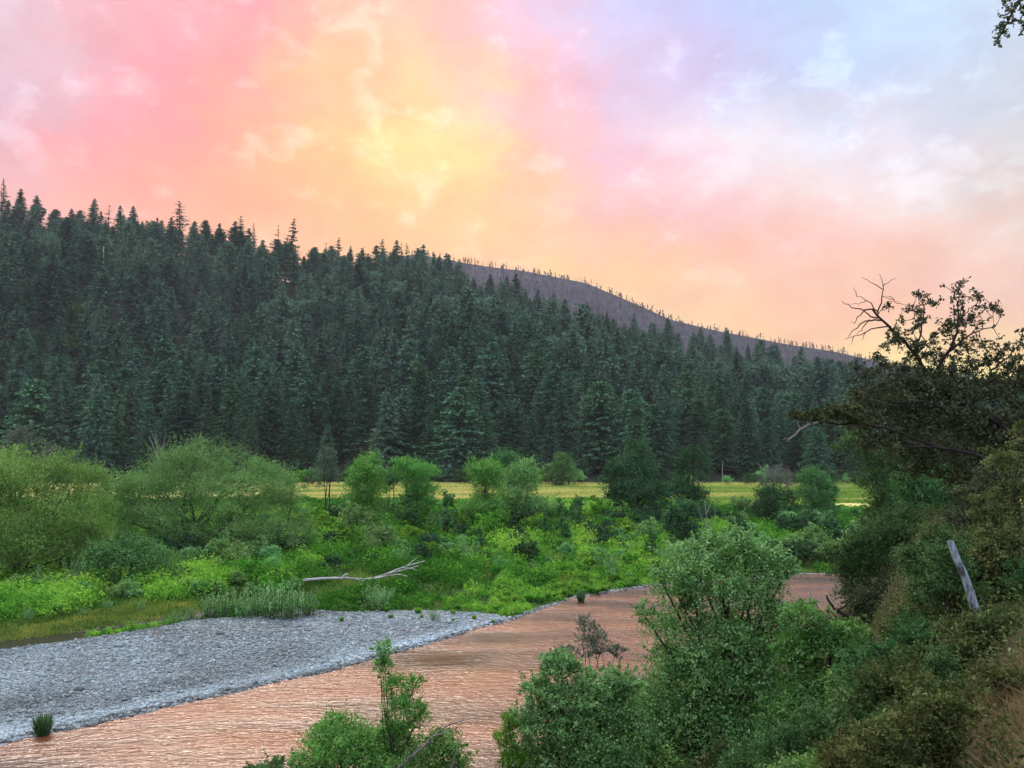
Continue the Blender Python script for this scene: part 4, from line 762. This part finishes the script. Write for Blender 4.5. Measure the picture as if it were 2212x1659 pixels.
# scattered bushes of the steep bank
def nproto(kind, seed):
    rng = np.random.default_rng(seed); L = {0: [(0, 0, .55, .7, .7, .55), (.5, .1, .45, .45, .45, .4), (-.5, 0, .4, .5, .45, .4)], 1: [(0, 0, .6, .55, .55, .6), (.1, 0, 1.1, .35, .35, .45), (-.35, .2, .5, .4, .4, .45)]}[seed % 2]
    mb, Cn = crown_mb(rng, L, 5200, .062, clump=.2, shell=.45); t = branches_mb(rng, (0, 0, 0), L, Cn, .03, 40, 4); return kind, mb.mesh('foliage', M[kind]), t.mesh('stem', M['bark'])
NP = {k: [nproto(k, 700+i*10+j) for j in range(2)] for i, k in enumerate(['brush', 'brushg', 'brushy', 'alder2'])}
NL = {'brush': 'olive-brown bush', 'brushg': 'dark green bush', 'brushy': 'yellowish olive bush', 'alder2': 'fresh green bush'}
bit = []; r = np.random.default_rng(31); got = []
for k in range(2600):
    if len(bit) >= 190: break
    y = r.uniform(11, 46); u = r.uniform(1330, 2260); x = (u-1106)/FP*y
    if y > nearb(x)-1: continue
    zz = float(zground(np.array(x), np.array(y))); kd = str(r.choice(['brush', 'brushg', 'brushy', 'alder2'], p=[.36, .36, .28, 0] if u > 1900 else [.35, .35, .1, .2] if u > 1780 else [.15, .4, .05, .4])); hh = 1.25*r.uniform(.6, 1.25)*(.8 if y < 14 else 1.25 if y > 22 else 1)
    top = proj((x, y, zz+hh*1.15))[1]; lim = np.interp(u, [1330, 1500, 1700, 1800, 1880, 2000, 2030, 2140, 2170, 2260], [1560, 1560, 1520, 1420, 1370, 1290, 1365, 1365, 1200, 1180])
    if u > 1960 and y < 16.4: lim = max(lim, np.interp(u, [1960, 2040, 2130, 2212], [1400, 1370, 1370, 1300]))
    if y > 17 and 2000 < u < 2150: lim = 1150
    if y < 11 and u > 2000+(11-y)*10: lim = max(lim, 1480)
    if top < lim or top > 1670: continue
    if y < 10 and x-.45*y > 1.6 and r.random() < .85: continue
    if any((a-x)**2+(b-y)**2 < (.55*hh)**2 for a, b in got): continue
    if u > 1985 and y < 13.8: continue
    got.append((x, y)); e = put_shrub(NP[kd][int(r.integers(2))], x, y, hh, hh*r.uniform(.8, 1.1), r.uniform(0, 6), 'bank_bush', 'bushes on the steep near bank')
    band = 'far up the bank behind the grey post' if y > 30 else 'behind the grey post' if y > 17 else 'below the grey post' if y > 12 else 'nearest the camera'
    col_ = 'under the tall alder' if u < 1700 else 'under the light green bush' if u < 1860 else 'on the middle slope' if u < 2010 else 'at the right edge'
    bit.append((e, (NL[kd], band, col_), u))
label_all(bit, lambda k, w: k[0]+(', '+w if w else '')+', '+k[1]+' '+k[2])
# loose undergrowth between them
rng = np.random.default_rng(71); n = 240000; y = rng.uniform(4, 48, n)**1.0; u = rng.uniform(700, 3100, n); x = (u-1106)/FP*y; q = (y < nearb(x)-.6) & ~((y < 13) & (x-.45*y > 1.6)); x, y = x[q], y[q]
P = np.stack([x, y, zground(x, y)+rng.random(len(x))**1.5*.55], 1); mb = MB(); leafcards(mb, P, .07+y*.0012, .45, up=.6, var=np.clip(fbm(x*.6, y*.6, 3)+rng.normal(size=len(x))*.2, 0, 1), rng=rng)
o = mb.build('undergrowth', M['brush']); o['kind'] = 'stuff'; o['label'] = 'tangled leafy undergrowth between the bushes of the near bank'; o['category'] = 'plants'
# leaning grey post
Yp = 16.0; a = pt(2052, 1168, Yp); b = pt(2118, 1345, Yp-.3); mb = MB(); B = np.array(b); P = np.array([b-B, (a-b)*.33, (a-b)*.66, a-b]); P = spline(P, 9); P[3:6] += np.array([.02, 0, .01]); tube(mb, P, np.linspace(.088, .062, 9), 10)
o = mb.build('leaning_post', M['post'], smooth=False, loc=tuple(B)); tag(o, 'weathered blue-grey wooden post leaning out of the thicket at right', 'post')

# dry grass slope, bottom right
rng = np.random.default_rng(70); n = 110000; x = rng.uniform(3, 15, n); y = rng.uniform(4, 20, n); s = x-.45*y; keep = (s > 1.35+rng.normal(size=n)*.3)&(y < 13+rng.normal(size=n)); x, y = x[keep], y[keep]; n = len(x); z = zground(x, y)
h = rng.uniform(.06, .28, n)*(1+fbm(x, y, 2)); a = rng.uniform(0, 6.28, n); sd = np.stack([np.cos(a), np.sin(a), 0*a], 1)*.009; b = np.stack([x, y, z-.02], 1); e = b+np.stack([rng.normal(size=n)*.22, rng.normal(size=n)*.22, h*.8], 1)
mb = MB(); mb.tris(np.stack([b-sd, b+sd, e], 1).reshape(-1, 3), np.arange(n*3).reshape(-1, 3), np.clip(rng.random(n)*.6+fbm(x*.8, y*.8, 2)*.5-.05, 0, 1)); o = mb.build('dry_grass', M['drygrass']); o['kind'] = 'stuff'; o['label'] = 'dry straw-coloured grass on the slope in the bottom right corner'; o['category'] = 'grass'

# ------------------------------------------------------------------ the oak at right
YO = 34.0
oakbase = (2330, 1180); bx = (oakbase[0]-1106)/FP*YO; bz = float(zground(np.array(bx), np.array(YO)))
B = np.array([bx, YO, bz-.2]); tr = MB(); lf = MB(); dd = MB(); rng = np.random.default_rng(88)
def P_(u, v, dy=0): return pt(u, v, YO+dy)-B
trunk = np.array([(0, 0, 0), *[P_(*q) for q in [(2320, 1090), (2290, 1030, -.3), (2240, 990, -.5), (2190, 955, -.8)]]]); tube(tr, spline(trunk, 14), np.linspace(.42, .22, 14), 10)
LIMBS = [([(2190, 955, -.8), (2150, 905, -1), (2100, 880, -1), (2060, 868, -.6), (2020, 830, -.2), (2008, 800, 0)], 11, 6),
         ([(2012, 830, 0), (1990, 780, 0), (1960, 745, .3), (1930, 718, .3), (1905, 690, .4), (1885, 668, .3)], 6, 3),
         ([(2012, 830, 0), (2025, 790, -.2), (2050, 760, -.3), (2065, 730, -.3), (2070, 690, -.2), (2068, 650, 0)], 6, 1.6),
         ([(2050, 760, -.3), (2090, 728, 0), (2120, 712, .2), (2150, 705, .4)], 3, 1.2),
         ([(2068, 700, -.2), (2090, 670, -.2), (2112, 655, 0)], 2, .9), ([(2070, 690), (2082, 660), (2068, 625)], 1.6, .7),
         ([(1975, 760, 0), (1990, 720, -.2), (1992, 690, -.4), (2000, 660, -.3), (1985, 645, 0)], 3, 1),
         ([(2030, 800, .2), (1990, 720, .3), (1975, 680, .5)], 2, 1),
         ([(2100, 880, -1), (2060, 900, -1.6), (2000, 862, -2), (1965, 868, -2.4), (1935, 872, -2.6), (1922, 866, -2.8)], 6, 3),
         ([(2190, 955, -.8), (2230, 880, 0), (2240, 800, .4), (2220, 740, .8)], 7, 2.5), ([(2210, 900, 0), (2150, 830, .6), (2130, 770, 1)], 5, 1.5),
         ([(2240, 990, -.5), (2160, 1000, -1.5), (2080, 975, -2.4), (2030, 968, -3), (1960, 965, -3.4)], 7, 2.5),
         ([(2030, 968, -3), (1960, 940, -3.2), (1880, 915, -3.4), (1810, 912, -3.6), (1762, 914, -3.7)], 4, 2),
         ([(2140, 800, .5), (2180, 770, .6), (2205, 740, .5)], 3, 1.2)]
ends = []
for pts, a, b in LIMBS:
    Q = spline([P_(*p) for p in pts], 14, jit=.03, rng=rng); tube(tr, Q, np.linspace(a, b, 14)*.75/FP*YO, 7); ends.append(Q)
DEADL = [([(1885, 668), (1862, 672), (1840, 662), (1818, 650)], 2.0, .7), ([(1905, 690), (1880, 683), (1868, 672)], 2.2, 1.5), ([(1905, 692), (1872, 690), (1850, 705), (1838, 718), (1832, 728)], 2.2, .7),
         ([(1898, 678), (1880, 655), (1868, 645), (1850, 640)], 1.8, .6), ([(1895, 675), (1906, 640), (1908, 615), (1900, 592)], 1.8, .6), ([(1907, 625), (1885, 612), (1862, 598)], 1.2, .5), ([(1908, 618), (1935, 600)], 1., .4),
         ([(1868, 672), (1852, 686), (1846, 700), (1838, 695)], 1.5, .5), ([(1850, 640), (1845, 620)], .8, .4), ([(1872, 650), (1858, 655), (1840, 658)], 1., .4), ([(1878, 690), (1862, 712), (1850, 722)], 1.4, .5),
         ([(1925, 705), (1900, 706), (1870, 718), (1845, 728), (1825, 733)], 1.9, .6), ([(1870, 718), (1862, 735)], 1., .4), ([(1845, 728), (1838, 745)], 1., .4), ([(1920, 640), (1940, 655), (1960, 660)], 1., .4), ([(1950, 735), (1975, 738), (1990, 728)], 1., .4), ([(1905, 640), (1925, 645), (1945, 655)], .9, .4),
         ]
for pts, a, b in DEADL: tube(dd, spline([P_(u, v, rng.normal()*.2) for u, v in pts], 9, jit=.025, rng=rng), np.linspace(a*.95, b*.8, 9)/FP*YO, 5)
pale = [([(1768, 912, -3.7), (1740, 918, -3.8), (1728, 925, -3.8), (1712, 945, -3.9), (1700, 955, -3.9)], 3.2, 1), ([(1728, 925, -3.8), (1722, 908, -3.8)], 1.6, .6), ([(1712, 945, -3.9), (1690, 950, -3.9)], 1.3, .5), ([(1745, 918, -3.8), (1750, 928, -3.8)], 1.2, .5)]
pl = MB()
for pts, a, b in pale: tube(pl, spline([P_(*p) for p in pts], 8, jit=.02, rng=rng), np.linspace(a, b, 8)/FP*YO, 6)
# foliage: rosettes on twigs off limbs (airy top) and denser lobes below
def rosettes(centres, rad, nper, leaf, mbx, v0=0, v1=1, twig=None):
    pool = None if twig is None else twig.copy()
    if pool is not None: centres = sorted(centres, key=lambda c: ((pool-c)**2).sum(1).min())
    for c in centres:
        n = int(nper*rng.uniform(.6, 1.3)); P = c+rng.normal(size=(n, 3))*rad*rng.uniform(.6, 1.2); leafcards(mbx, P, leaf, .6, var=np.clip(rng.uniform(v0, v1)+rng.normal(size=n)*.15, 0, 1), rng=rng)
        if twig is not None:
            q = pool[np.argmin(((pool-c)**2).sum(1))]; Q = spline([q, (q+c)/2+rng.normal(size=3)*.07, c], 5); tube(tr, Q, [.018, .015, .012, .010, .007], 4, cap=False); pool = np.vstack([pool, Q[2:]])
allp = np.concatenate(ends)
AIRY = [(1900, 770, 24, 10), (1880, 800, 30, 14), (1930, 830, 40, 14), (2060, 835, 50, 14), (2120, 835, 40, 16), (2190, 830, 34, 20), (1850, 825, 24, 12), (1985, 635, 12, 10), (2000, 645, 22, 12), (2025, 655, 12, 8), (1975, 670, 22, 14), (1990, 690, 20, 16), (2062, 622, 14, 10), (2078, 612, 12, 8), (2113, 632, 12, 12), (2108, 645, 9, 6), (2140, 668, 26, 12), (2160, 674, 10, 8), (2070, 660, 14, 22), (2065, 690, 22, 22), (2098, 680, 18, 14), (2050, 715, 30, 20), (2110, 700, 26, 18), (1945, 715, 24, 12), (1930, 730, 22, 12), (1955, 740, 26, 14), (1975, 750, 26, 20), (2010, 740, 26, 18), (2000, 765, 34, 16), (1918, 745, 14, 10), (1975, 705, 14, 14), (2030, 775, 34, 22), (1940, 790, 34, 12), (1905, 800, 26, 10), (1960, 800, 30, 14), (2080, 760, 34, 24), (2130, 745, 24, 18), (2140, 780, 34, 20), (2110, 800, 34, 22), (2165, 760, 22, 16), (2180, 800, 34, 24), (2205, 770, 24, 22), (2212, 730, 18, 22), (2060, 810, 40, 22), (2000, 805, 40, 16), (1922, 662, 10, 8), (1945, 690, 8, 8)]
cs = []
for u, v, a, b in AIRY:
    for q in range(max(4, int(a*b/27))):
        cs.append(P_(u+rng.normal()*a*.6, v+rng.normal()*b*.6, rng.normal()*.9))
rosettes(cs, .075, 14, .13, lf, 0, .7, allp)
MASSO = [(1960, 850, 80, 42, -1), (2050, 860, 90, 45, -.5), (2150, 860, 90, 50, 0), (2210, 840, 50, 50, .5), (1920, 880, 70, 40, -1.5), (2000, 920, 100, 50, -1), (2100, 930, 100, 50, 0), (2190, 930, 80, 60, 1), (1950, 975, 70, 45, -1), (2040, 990, 90, 45, -.5), (2130, 1010, 90, 45, .5), (1890, 920, 50, 34, -2), (1890, 960, 40, 30, -2), (1870, 865, 50, 26, -1), (2180, 1020, 60, 50, 1), (2080, 1040, 70, 30, 1), (1980, 1020, 60, 30, 1), (2212, 960, 50, 80, 2), (1850, 930, 40, 34, -2), (2100, 960, 120, 60, 2)]
W = [(*P_(u, v, dy), a/FP*YO, a/FP*YO*.7, b/FP*YO) for u, v, a, b, dy in MASSO]
m2, Cn = crown_mb(rng, W, 38000, .14, aspect=.6, clump=.2, shell=.45)
W2 = [(*P_(u, v, -3.6), a/FP*YO, a/FP*YO*.7, b/FP*YO) for u, v, a, b in [(1740, 905, 34, 16), (1790, 900, 40, 18), (1840, 905, 40, 20), (1720, 895, 20, 10), (1820, 885, 40, 14)]]
m3, Cn3 = crown_mb(rng, W2, 5200, .12, aspect=.6, clump=.16, shell=.3)
pool = allp.copy(); ii = rng.choice(len(Cn), 330, replace=False); ii = sorted(ii, key=lambda i: ((allp-Cn[i])**2).sum(1).min())
for i in ii:
    q = pool[np.argmin(((pool-Cn[i])**2).sum(1))]; Q = spline([q, (q+Cn[i])/2+rng.normal(size=3)*.12, Cn[i]], 6); tube(tr, Q, np.linspace(.03, .012, 6), 4, cap=False); pool = np.vstack([pool, Q[1:]])
e = empty('oak_tree', tuple(B)); tag(e, 'large dark oak leaning in from the right edge with dead twigs on top', 'tree')
tr.build('trunk', M['oakbark'], e, smooth=True); lf.v += m2.v
# merge the dense part of the crown
k = lf.n; lf.q += [q+k for q in m2.q]; lf.qa += m2.qa; lf.n += m2.n
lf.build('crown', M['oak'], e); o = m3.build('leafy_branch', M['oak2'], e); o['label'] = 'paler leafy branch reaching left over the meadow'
o = dd.build('dead_twigs', M['oakbark'], e, smooth=True); o['label'] = 'bare dead twigs against the sky'; o = pl.build('pale_limb', M['palebark'], e, smooth=True); o['label'] = 'pale barkless limb end'
thick('dark oak-leaved bush at the right end of the forest behind the oak', 60, [(1900, 990, 60, 40), (1860, 960, 50, 35), (1960, 1000, 60, 45), (2040, 1010, 80, 50), (1900, 1040, 60, 40), (1980, 1050, 80, 40), (2060, 1060, 80, 40)], 'brushg', .17, base=1960, name='bush', cover=5, r0=.14)
px_tree('leafless_bush', 'grey leafless bush in front of the dark trees at right', 'shrub', 75, [(1945, 1000, 24, 22), (1960, 1020, 18, 16)], 'greysh', .12, .7, base=1950, r0=.06, nb=70, bark='palebark', sprig=.3, aspect=.2, stems=4)

# overhanging tree at the top right (only the tip of one branch is in the picture)
YT = 7.0; bx = 7.4; bz = float(zground(np.array(bx), np.array(YT))); B = np.array([bx, YT, bz-.1]); tr = MB(); lf = MB(); rng = np.random.default_rng(99)
def Pn(u, v, dy=0): return pt(u, v, YT+dy)-B
tops = [np.array([0, 0, 0.]), np.array([.1, .1, 3.]), np.array([-.1, 0, 6.5])]; tube(tr, spline(tops, 8), np.linspace(.16, .09, 8), 9)
br = spline([tops[2], Pn(2420, -120), Pn(2290, -60), Pn(2205, -20), Pn(2185, 35), Pn(2155, 88)], 22); tube(tr, br, np.linspace(.06, .006, 22), 6)
tw = [[(2205, -20), (2180, 5), (2168, 2)], [(2190, 20), (2170, 35), (2160, 32)], [(2212, 10), (2216, 40), (2208, 70)], [(2178, 50), (2160, 60), (2152, 58)], [(2230, -30), (2215, 25), (2200, 48)]]
for t_ in tw: Q = spline([Pn(*p) for p in t_], 8); tube(tr, Q, np.linspace(.01, .003, 8), 4); br = np.vstack([br, Q])
pts = br[(br[:, 2] > -99)]; c = []
for u, v in [(2168, 4), (2180, 8), (2195, 5), (2205, 12), (2175, 22), (2190, 26), (2205, 28), (2168, 14), (2212, 22), (2160, 31), (2172, 36), (2190, 40), (2200, 42), (2186, 52), (2178, 46), (2163, 52), (2168, 58), (2176, 62), (2150, 64), (2158, 70), (2166, 68), (2172, 74), (2150, 82), (2156, 86), (2152, 93), (2208, 71), (2214, 66), (2215, 48), (2205, 55), (2190, 12), (2212, -5), (2180, -8), (2200, -15), (2230, 10), (2235, 40), (2250, -10), (2225, -30), (2170, -10)]:
    for q in range(7): c.append(Pn(u+rng.normal()*4, v+rng.normal()*4, rng.normal()*.1))
leafcards(lf, np.array(c), .042, .62, rng=rng)
Wt = [(*Pn(u, v, dy), r_/FP*YT, r_/FP*YT, r_*.8/FP*YT) for u, v, dy, r_ in [(2640, -420, 0, 260), (2900, -300, .6, 300), (2800, -650, 0, 300), (2560, -700, .5, 220), (2760, -450, 1.8, 300), (2850, -500, -1.4, 260)]]
m4, Cn4 = crown_mb(rng, Wt, 26000, .055, aspect=.6, clump=.2, shell=.4); k4 = lf.n; lf.v += m4.v; lf.q += [q+k4 for q in m4.q]; lf.qa += m4.qa; lf.n += m4.n
pool = np.vstack([spline(tops, 20), br])
for i in rng.choice(len(Cn4), 120, replace=False):
    q = pool[np.argmin(((pool-Cn4[i])**2).sum(1))]; Q = spline([q, (q+Cn4[i])/2+rng.normal(size=3)*.08, Cn4[i]], 5); tube(tr, Q, np.linspace(.03, .006, 5), 4, cap=False); pool = np.vstack([pool, Q[1:]])
e = empty('overhanging_tree', tuple(B)); tag(e, 'dark leafy branch tip hanging into the top right corner', 'tree'); tr.build('branch', M['bark'], e, smooth=True); lf.build('foliage', M['oak'], e)

# ------------------------------------------------------------------ sky
SKY = {0: [(0, 240, 212, 222), (150, 240, 195, 205), (350, 250, 185, 190), (550, 255, 170, 175), (750, 254, 198, 178), (950, 252, 200, 190), (1100, 250, 208, 228), (1250, 226, 212, 240), (1450, 205, 205, 245), (1600, 198, 212, 250), (1800, 195, 220, 248), (2000, 202, 226, 248), (2200, 206, 218, 240)],
       150: [(0, 226, 190, 205), (200, 246, 178, 190), (450, 255, 165, 168), (650, 255, 190, 155), (850, 255, 216, 162), (1000, 253, 205, 188), (1150, 252, 195, 210), (1300, 222, 205, 235), (1500, 205, 200, 240), (1650, 208, 212, 248), (1800, 200, 216, 246), (2000, 210, 222, 244), (2200, 206, 216, 232)],
       250: [(0, 228, 184, 194), (200, 252, 174, 180), (400, 255, 168, 165), (600, 255, 184, 150), (850, 255, 215, 150), (950, 255, 236, 165), (1100, 255, 196, 188), (1250, 250, 198, 212), (1400, 245, 215, 240), (1600, 242, 238, 248), (1750, 236, 232, 250), (1900, 222, 226, 245), (2100, 216, 220, 232), (2200, 216, 220, 228)],
       350: [(0, 240, 185, 190), (200, 255, 174, 168), (500, 255, 170, 150), (750, 255, 198, 140), (960, 255, 238, 156), (1060, 255, 206, 162), (1200, 254, 198, 188), (1350, 252, 205, 215), (1500, 254, 228, 236), (1700, 252, 250, 250), (1900, 244, 226, 232), (2100, 226, 220, 222), (2200, 224, 218, 218)],
       450: [(0, 250, 195, 185), (400, 255, 178, 150), (700, 255, 190, 143), (900, 255, 202, 142), (1100, 255, 202, 158), (1300, 254, 200, 188), (1500, 253, 206, 210), (1700, 253, 222, 220), (1900, 246, 220, 216), (2150, 229, 215, 210)],
       560: [(0, 252, 190, 175), (600, 255, 190, 150), (900, 255, 196, 142), (1100, 255, 198, 146), (1220, 255, 218, 160), (1350, 255, 203, 158), (1500, 254, 188, 168), (1700, 253, 198, 182), (1900, 254, 202, 180), (2100, 248, 204, 186)],
       680: [(0, 250, 190, 170), (900, 255, 194, 148), (1150, 255, 205, 150), (1300, 255, 214, 158), (1500, 255, 216, 165), (1700, 255, 196, 163), (1900, 255, 198, 165), (2100, 245, 196, 168), (2200, 244, 196, 168)],
       780: [(0, 250, 190, 160), (1200, 255, 215, 150), (1700, 255, 216, 160), (1900, 255, 226, 158), (2100, 255, 236, 150), (2200, 255, 230, 150)]}
def skycol(u, v):
    vs = sorted(SKY); v = min(max(v, vs[0]), vs[-1]); j = max(i for i in range(len(vs)) if vs[i] <= v); j2 = min(j+1, len(vs)-1); f = 0 if j == j2 else (v-vs[j])/(vs[j2]-vs[j])
    def rowc(k): a = np.array(SKY[k], float); return np.array([np.interp(u, a[:, 0], a[:, c]) for c in (1, 2, 3)])
    return rowc(vs[j])*(1-f)+rowc(vs[j2])*f
w = bpy.data.worlds.new('World'); bpy.context.scene.world = w; w.use_nodes = True; nt = w.node_tree; nd = nt.nodes; lk = nt.links; nd.clear()
tc = nd.new('ShaderNodeTexCoord'); sp = nd.new('ShaderNodeSeparateXYZ'); lk.new(tc.outputs['Generated'], sp.inputs[0]); X, Yn, Z = sp.outputs
def mm(op, a, b=None, c=None, clamp=False):
    m = math_(nd, lk, op, a, b, c)
    if clamp: m.node.use_clamp = True
    return m
zz = mm('ADD', mm('MAXIMUM', Z, 0.0), .14); cxn = mm('DIVIDE', X, zz); cyn = mm('DIVIDE', Yn, zz)
cv = nd.new('ShaderNodeCombineXYZ'); lk.new(cxn, cv.inputs[0]); lk.new(cyn, cv.inputs[1])
def wn(scale, detail, rough=.55, dis=0., src=None, off=(0, 0, 0)):
    mp = nd.new('ShaderNodeMapping'); mp.inputs['Location'].default_value = off; lk.new(src or cv.outputs[0], mp.inputs[0])
    n = nd.new('ShaderNodeTexNoise'); n.inputs['Scale'].default_value = scale; n.inputs['Detail'].default_value = detail; n.inputs['Roughness'].default_value = rough; n.inputs['Distortion'].default_value = dis; lk.new(mp.outputs[0], n.inputs['Vector']); return n
GEN = nd.new('ShaderNodeMapping'); GEN.inputs['Scale'].default_value = (1, 1, 1.5); lk.new(tc.outputs['Generated'], GEN.inputs[0])
wa = wn(6.0, 5, .58, .2, src=GEN.outputs[0]); sc_ = nd.new('ShaderNodeSeparateColor'); lk.new(wa.outputs['Color'], sc_.inputs[0])
AZ = mm('ADD', mm('ARCTAN2', X, Yn), mm('MULTIPLY_ADD', sc_.outputs[0], .30, -.15)); EL = mm('ADD', mm('ARCSINE', Z), mm('MULTIPLY_ADD', sc_.outputs[1], .16, -.08))
azf = mm('MULTIPLY_ADD', AZ, 1/(2*math.pi), .5)
OUTL = lambda e: np.array([225, 190, 205.])*(1-e/90)+np.array([205, 212, 235.])*e/90
els = [-4, 5, 9, 13, 17, 21, 25, 29, 34, 48, 90]; azs = list(range(-36, 37, 4))
ramps = []
for e_ in els:
    stops = []
    gain = 1.0 if e_ < 36 else (1.25 if e_ < 60 else 2.2)  # unseen sky overhead and behind the camera brightened to light the foliage
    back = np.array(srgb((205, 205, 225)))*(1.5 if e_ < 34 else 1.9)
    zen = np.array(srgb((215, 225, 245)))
    for az in azs:
        a = math.radians(az); el = math.radians(min(e_, 33)); d = np.array([math.sin(a)*math.cos(el), math.cos(a)*math.cos(el), math.sin(el)]); q = EYE+d*100; u, v = proj(q)
        col = np.array(srgb(skycol(u, v)))*gain; lum = col.mean(); col = np.clip(lum+(col-lum)*1.13, 0, 5)*1.03
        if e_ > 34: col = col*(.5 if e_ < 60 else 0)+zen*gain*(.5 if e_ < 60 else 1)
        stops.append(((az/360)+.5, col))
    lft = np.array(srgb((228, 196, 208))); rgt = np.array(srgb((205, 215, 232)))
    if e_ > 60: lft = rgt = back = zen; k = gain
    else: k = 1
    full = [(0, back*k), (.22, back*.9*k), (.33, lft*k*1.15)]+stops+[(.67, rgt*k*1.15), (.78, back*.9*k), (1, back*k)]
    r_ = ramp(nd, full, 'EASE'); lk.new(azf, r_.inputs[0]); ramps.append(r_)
cur = ramps[0].outputs[0]
for k in range(1, len(els)):
    mr = nd.new('ShaderNodeMapRange'); mr.interpolation_type = 'SMOOTHSTEP' if 0 else 'LINEAR'; lk.new(EL, mr.inputs[0]); mr.inputs[1].default_value = math.radians(els[k-1]); mr.inputs[2].default_value = math.radians(els[k])
    mx = nd.new('ShaderNodeMix'); mx.data_type = 'RGBA'; lk.new(mr.outputs[0], mx.inputs[0]); lk.new(cur, mx.inputs[6]); lk.new(ramps[k].outputs[0], mx.inputs[7]); cur = mx.outputs[2]
# cloud texture: soft darker banks and small bright puffs
c1 = wn(10.0, 7, .62, .2, src=GEN.outputs[0], off=(3, 1, 0)); c2 = wn(15, 5, .58, .2, src=GEN.outputs[0], off=(1, 7, 2))
f1 = mm('MULTIPLY_ADD', c1.outputs[0], .62, .70)
mu = nd.new('ShaderNodeMix'); mu.data_type = 'RGBA'; mu.blend_type = 'MULTIPLY'; mu.inputs[0].default_value = 1; lk.new(cur, mu.inputs[6]); cc = nd.new('ShaderNodeCombineColor'); lk.new(mm('MULTIPLY_ADD', c1.outputs[0], .34, .84), cc.inputs[0]); lk.new(f1, cc.inputs[1]); lk.new(f1, cc.inputs[2]); lk.new(cc.outputs[0], mu.inputs[7])
rp = ramp(nd, [(.52, (0, 0, 0)), (.70, (1, 1, 1))], 'EASE'); lk.new(c2.outputs[0], rp.inputs[0])
msk = nd.new('ShaderNodeMapRange'); lk.new(EL, msk.inputs[0]); msk.inputs[1].default_value = math.radians(6); msk.inputs[2].default_value = math.radians(20); msk.inputs[3].default_value = .15; msk.inputs[4].default_value = .75
pf = nd.new('ShaderNodeMix'); pf.data_type = 'RGBA'; lk.new(mm('MULTIPLY', rp.outputs[0], msk.outputs[0]), pf.inputs[0]); lk.new(mu.outputs[2], pf.inputs[6])
br_ = nd.new('ShaderNodeMix'); br_.data_type = 'RGBA'; br_.blend_type = 'ADD'; br_.inputs[0].default_value = 1; lk.new(mu.outputs[2], br_.inputs[6]); br_.inputs[7].default_value = (.16, .22, .24, 1); lk.new(br_.outputs[2], pf.inputs[7])
# a little physical sky light under the clouds
st = nd.new('ShaderNodeTexSky'); st.sky_type = 'NISHITA'; st.sun_disc = False; st.sun_elevation = math.radians(24); st.sun_rotation = math.radians(-8)
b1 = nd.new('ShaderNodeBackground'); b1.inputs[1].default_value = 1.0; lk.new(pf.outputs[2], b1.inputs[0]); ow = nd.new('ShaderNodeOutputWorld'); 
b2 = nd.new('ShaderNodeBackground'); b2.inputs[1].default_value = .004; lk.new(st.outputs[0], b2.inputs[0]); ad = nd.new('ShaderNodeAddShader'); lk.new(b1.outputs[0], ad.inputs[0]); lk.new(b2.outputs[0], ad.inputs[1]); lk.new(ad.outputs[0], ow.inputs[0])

s = bpy.data.lights.new('sun', 'SUN'); s.energy = 2.4; s.angle = math.radians(30); s.color = (1, .88, .72); so = bpy.data.objects.new('sun', s); C.objects.link(so)
az, el = math.radians(-25), math.radians(50); d = Vector((math.sin(az)*math.cos(el), math.cos(az)*math.cos(el), math.sin(el))); so.rotation_euler = d.to_track_quat('Z', 'Y').to_euler()

# haze
m, hn, nd2, lk2 = newmat('haze'); pv = nd2.new('ShaderNodeVolumePrincipled'); pv.inputs['Density'].default_value = .00008; pv.inputs['Color'].default_value = (.92, .95, 1, 1); pv.inputs['Anisotropy'].default_value = 0; oo = nd2.new('ShaderNodeOutputMaterial'); lk2.new(pv.outputs[0], oo.inputs['Volume'])
mb = MB(); x0, x1, y0, y1, z0, z1 = -3020, 3020, -320, 3320, -2.6, 720
mb.quads([(x0, y0, z0), (x1, y0, z0), (x1, y1, z0), (x0, y1, z0), (x0, y0, z1), (x1, y0, z1), (x1, y1, z1), (x0, y1, z1)], [[3, 2, 1, 0], [4, 5, 6, 7], [0, 1, 5, 4], [1, 2, 6, 5], [2, 3, 7, 6], [3, 0, 4, 7]]); HZ = mb.build('haze', m); HZ['kind'] = 'stuff'

cam = bpy.data.cameras.new('camera'); co = bpy.data.objects.new('camera', cam); C.objects.link(co); cam.sensor_width = 36; cam.lens = 36*FP/2212; cam.clip_end = 6000; cam.clip_start = .1; co.location = tuple(EYE); co.rotation_euler = (math.radians(90)+PITCH, 0, 0)
sc = bpy.context.scene; sc.camera = co
sc.view_settings.view_transform = 'Standard'; sc.view_settings.look = 'None'; sc.view_settings.exposure = 0; sc.view_settings.gamma = 1
cy_ = sc.cycles; cy_.max_bounces = 5; cy_.diffuse_bounces = 3; cy_.glossy_bounces = 2; cy_.transmission_bounces = 2; cy_.volume_bounces = 0; cy_.transparent_max_bounces = 4; cy_.use_adaptive_sampling = True; cy_.adaptive_threshold = .02; cy_.sample_clamp_indirect = 4
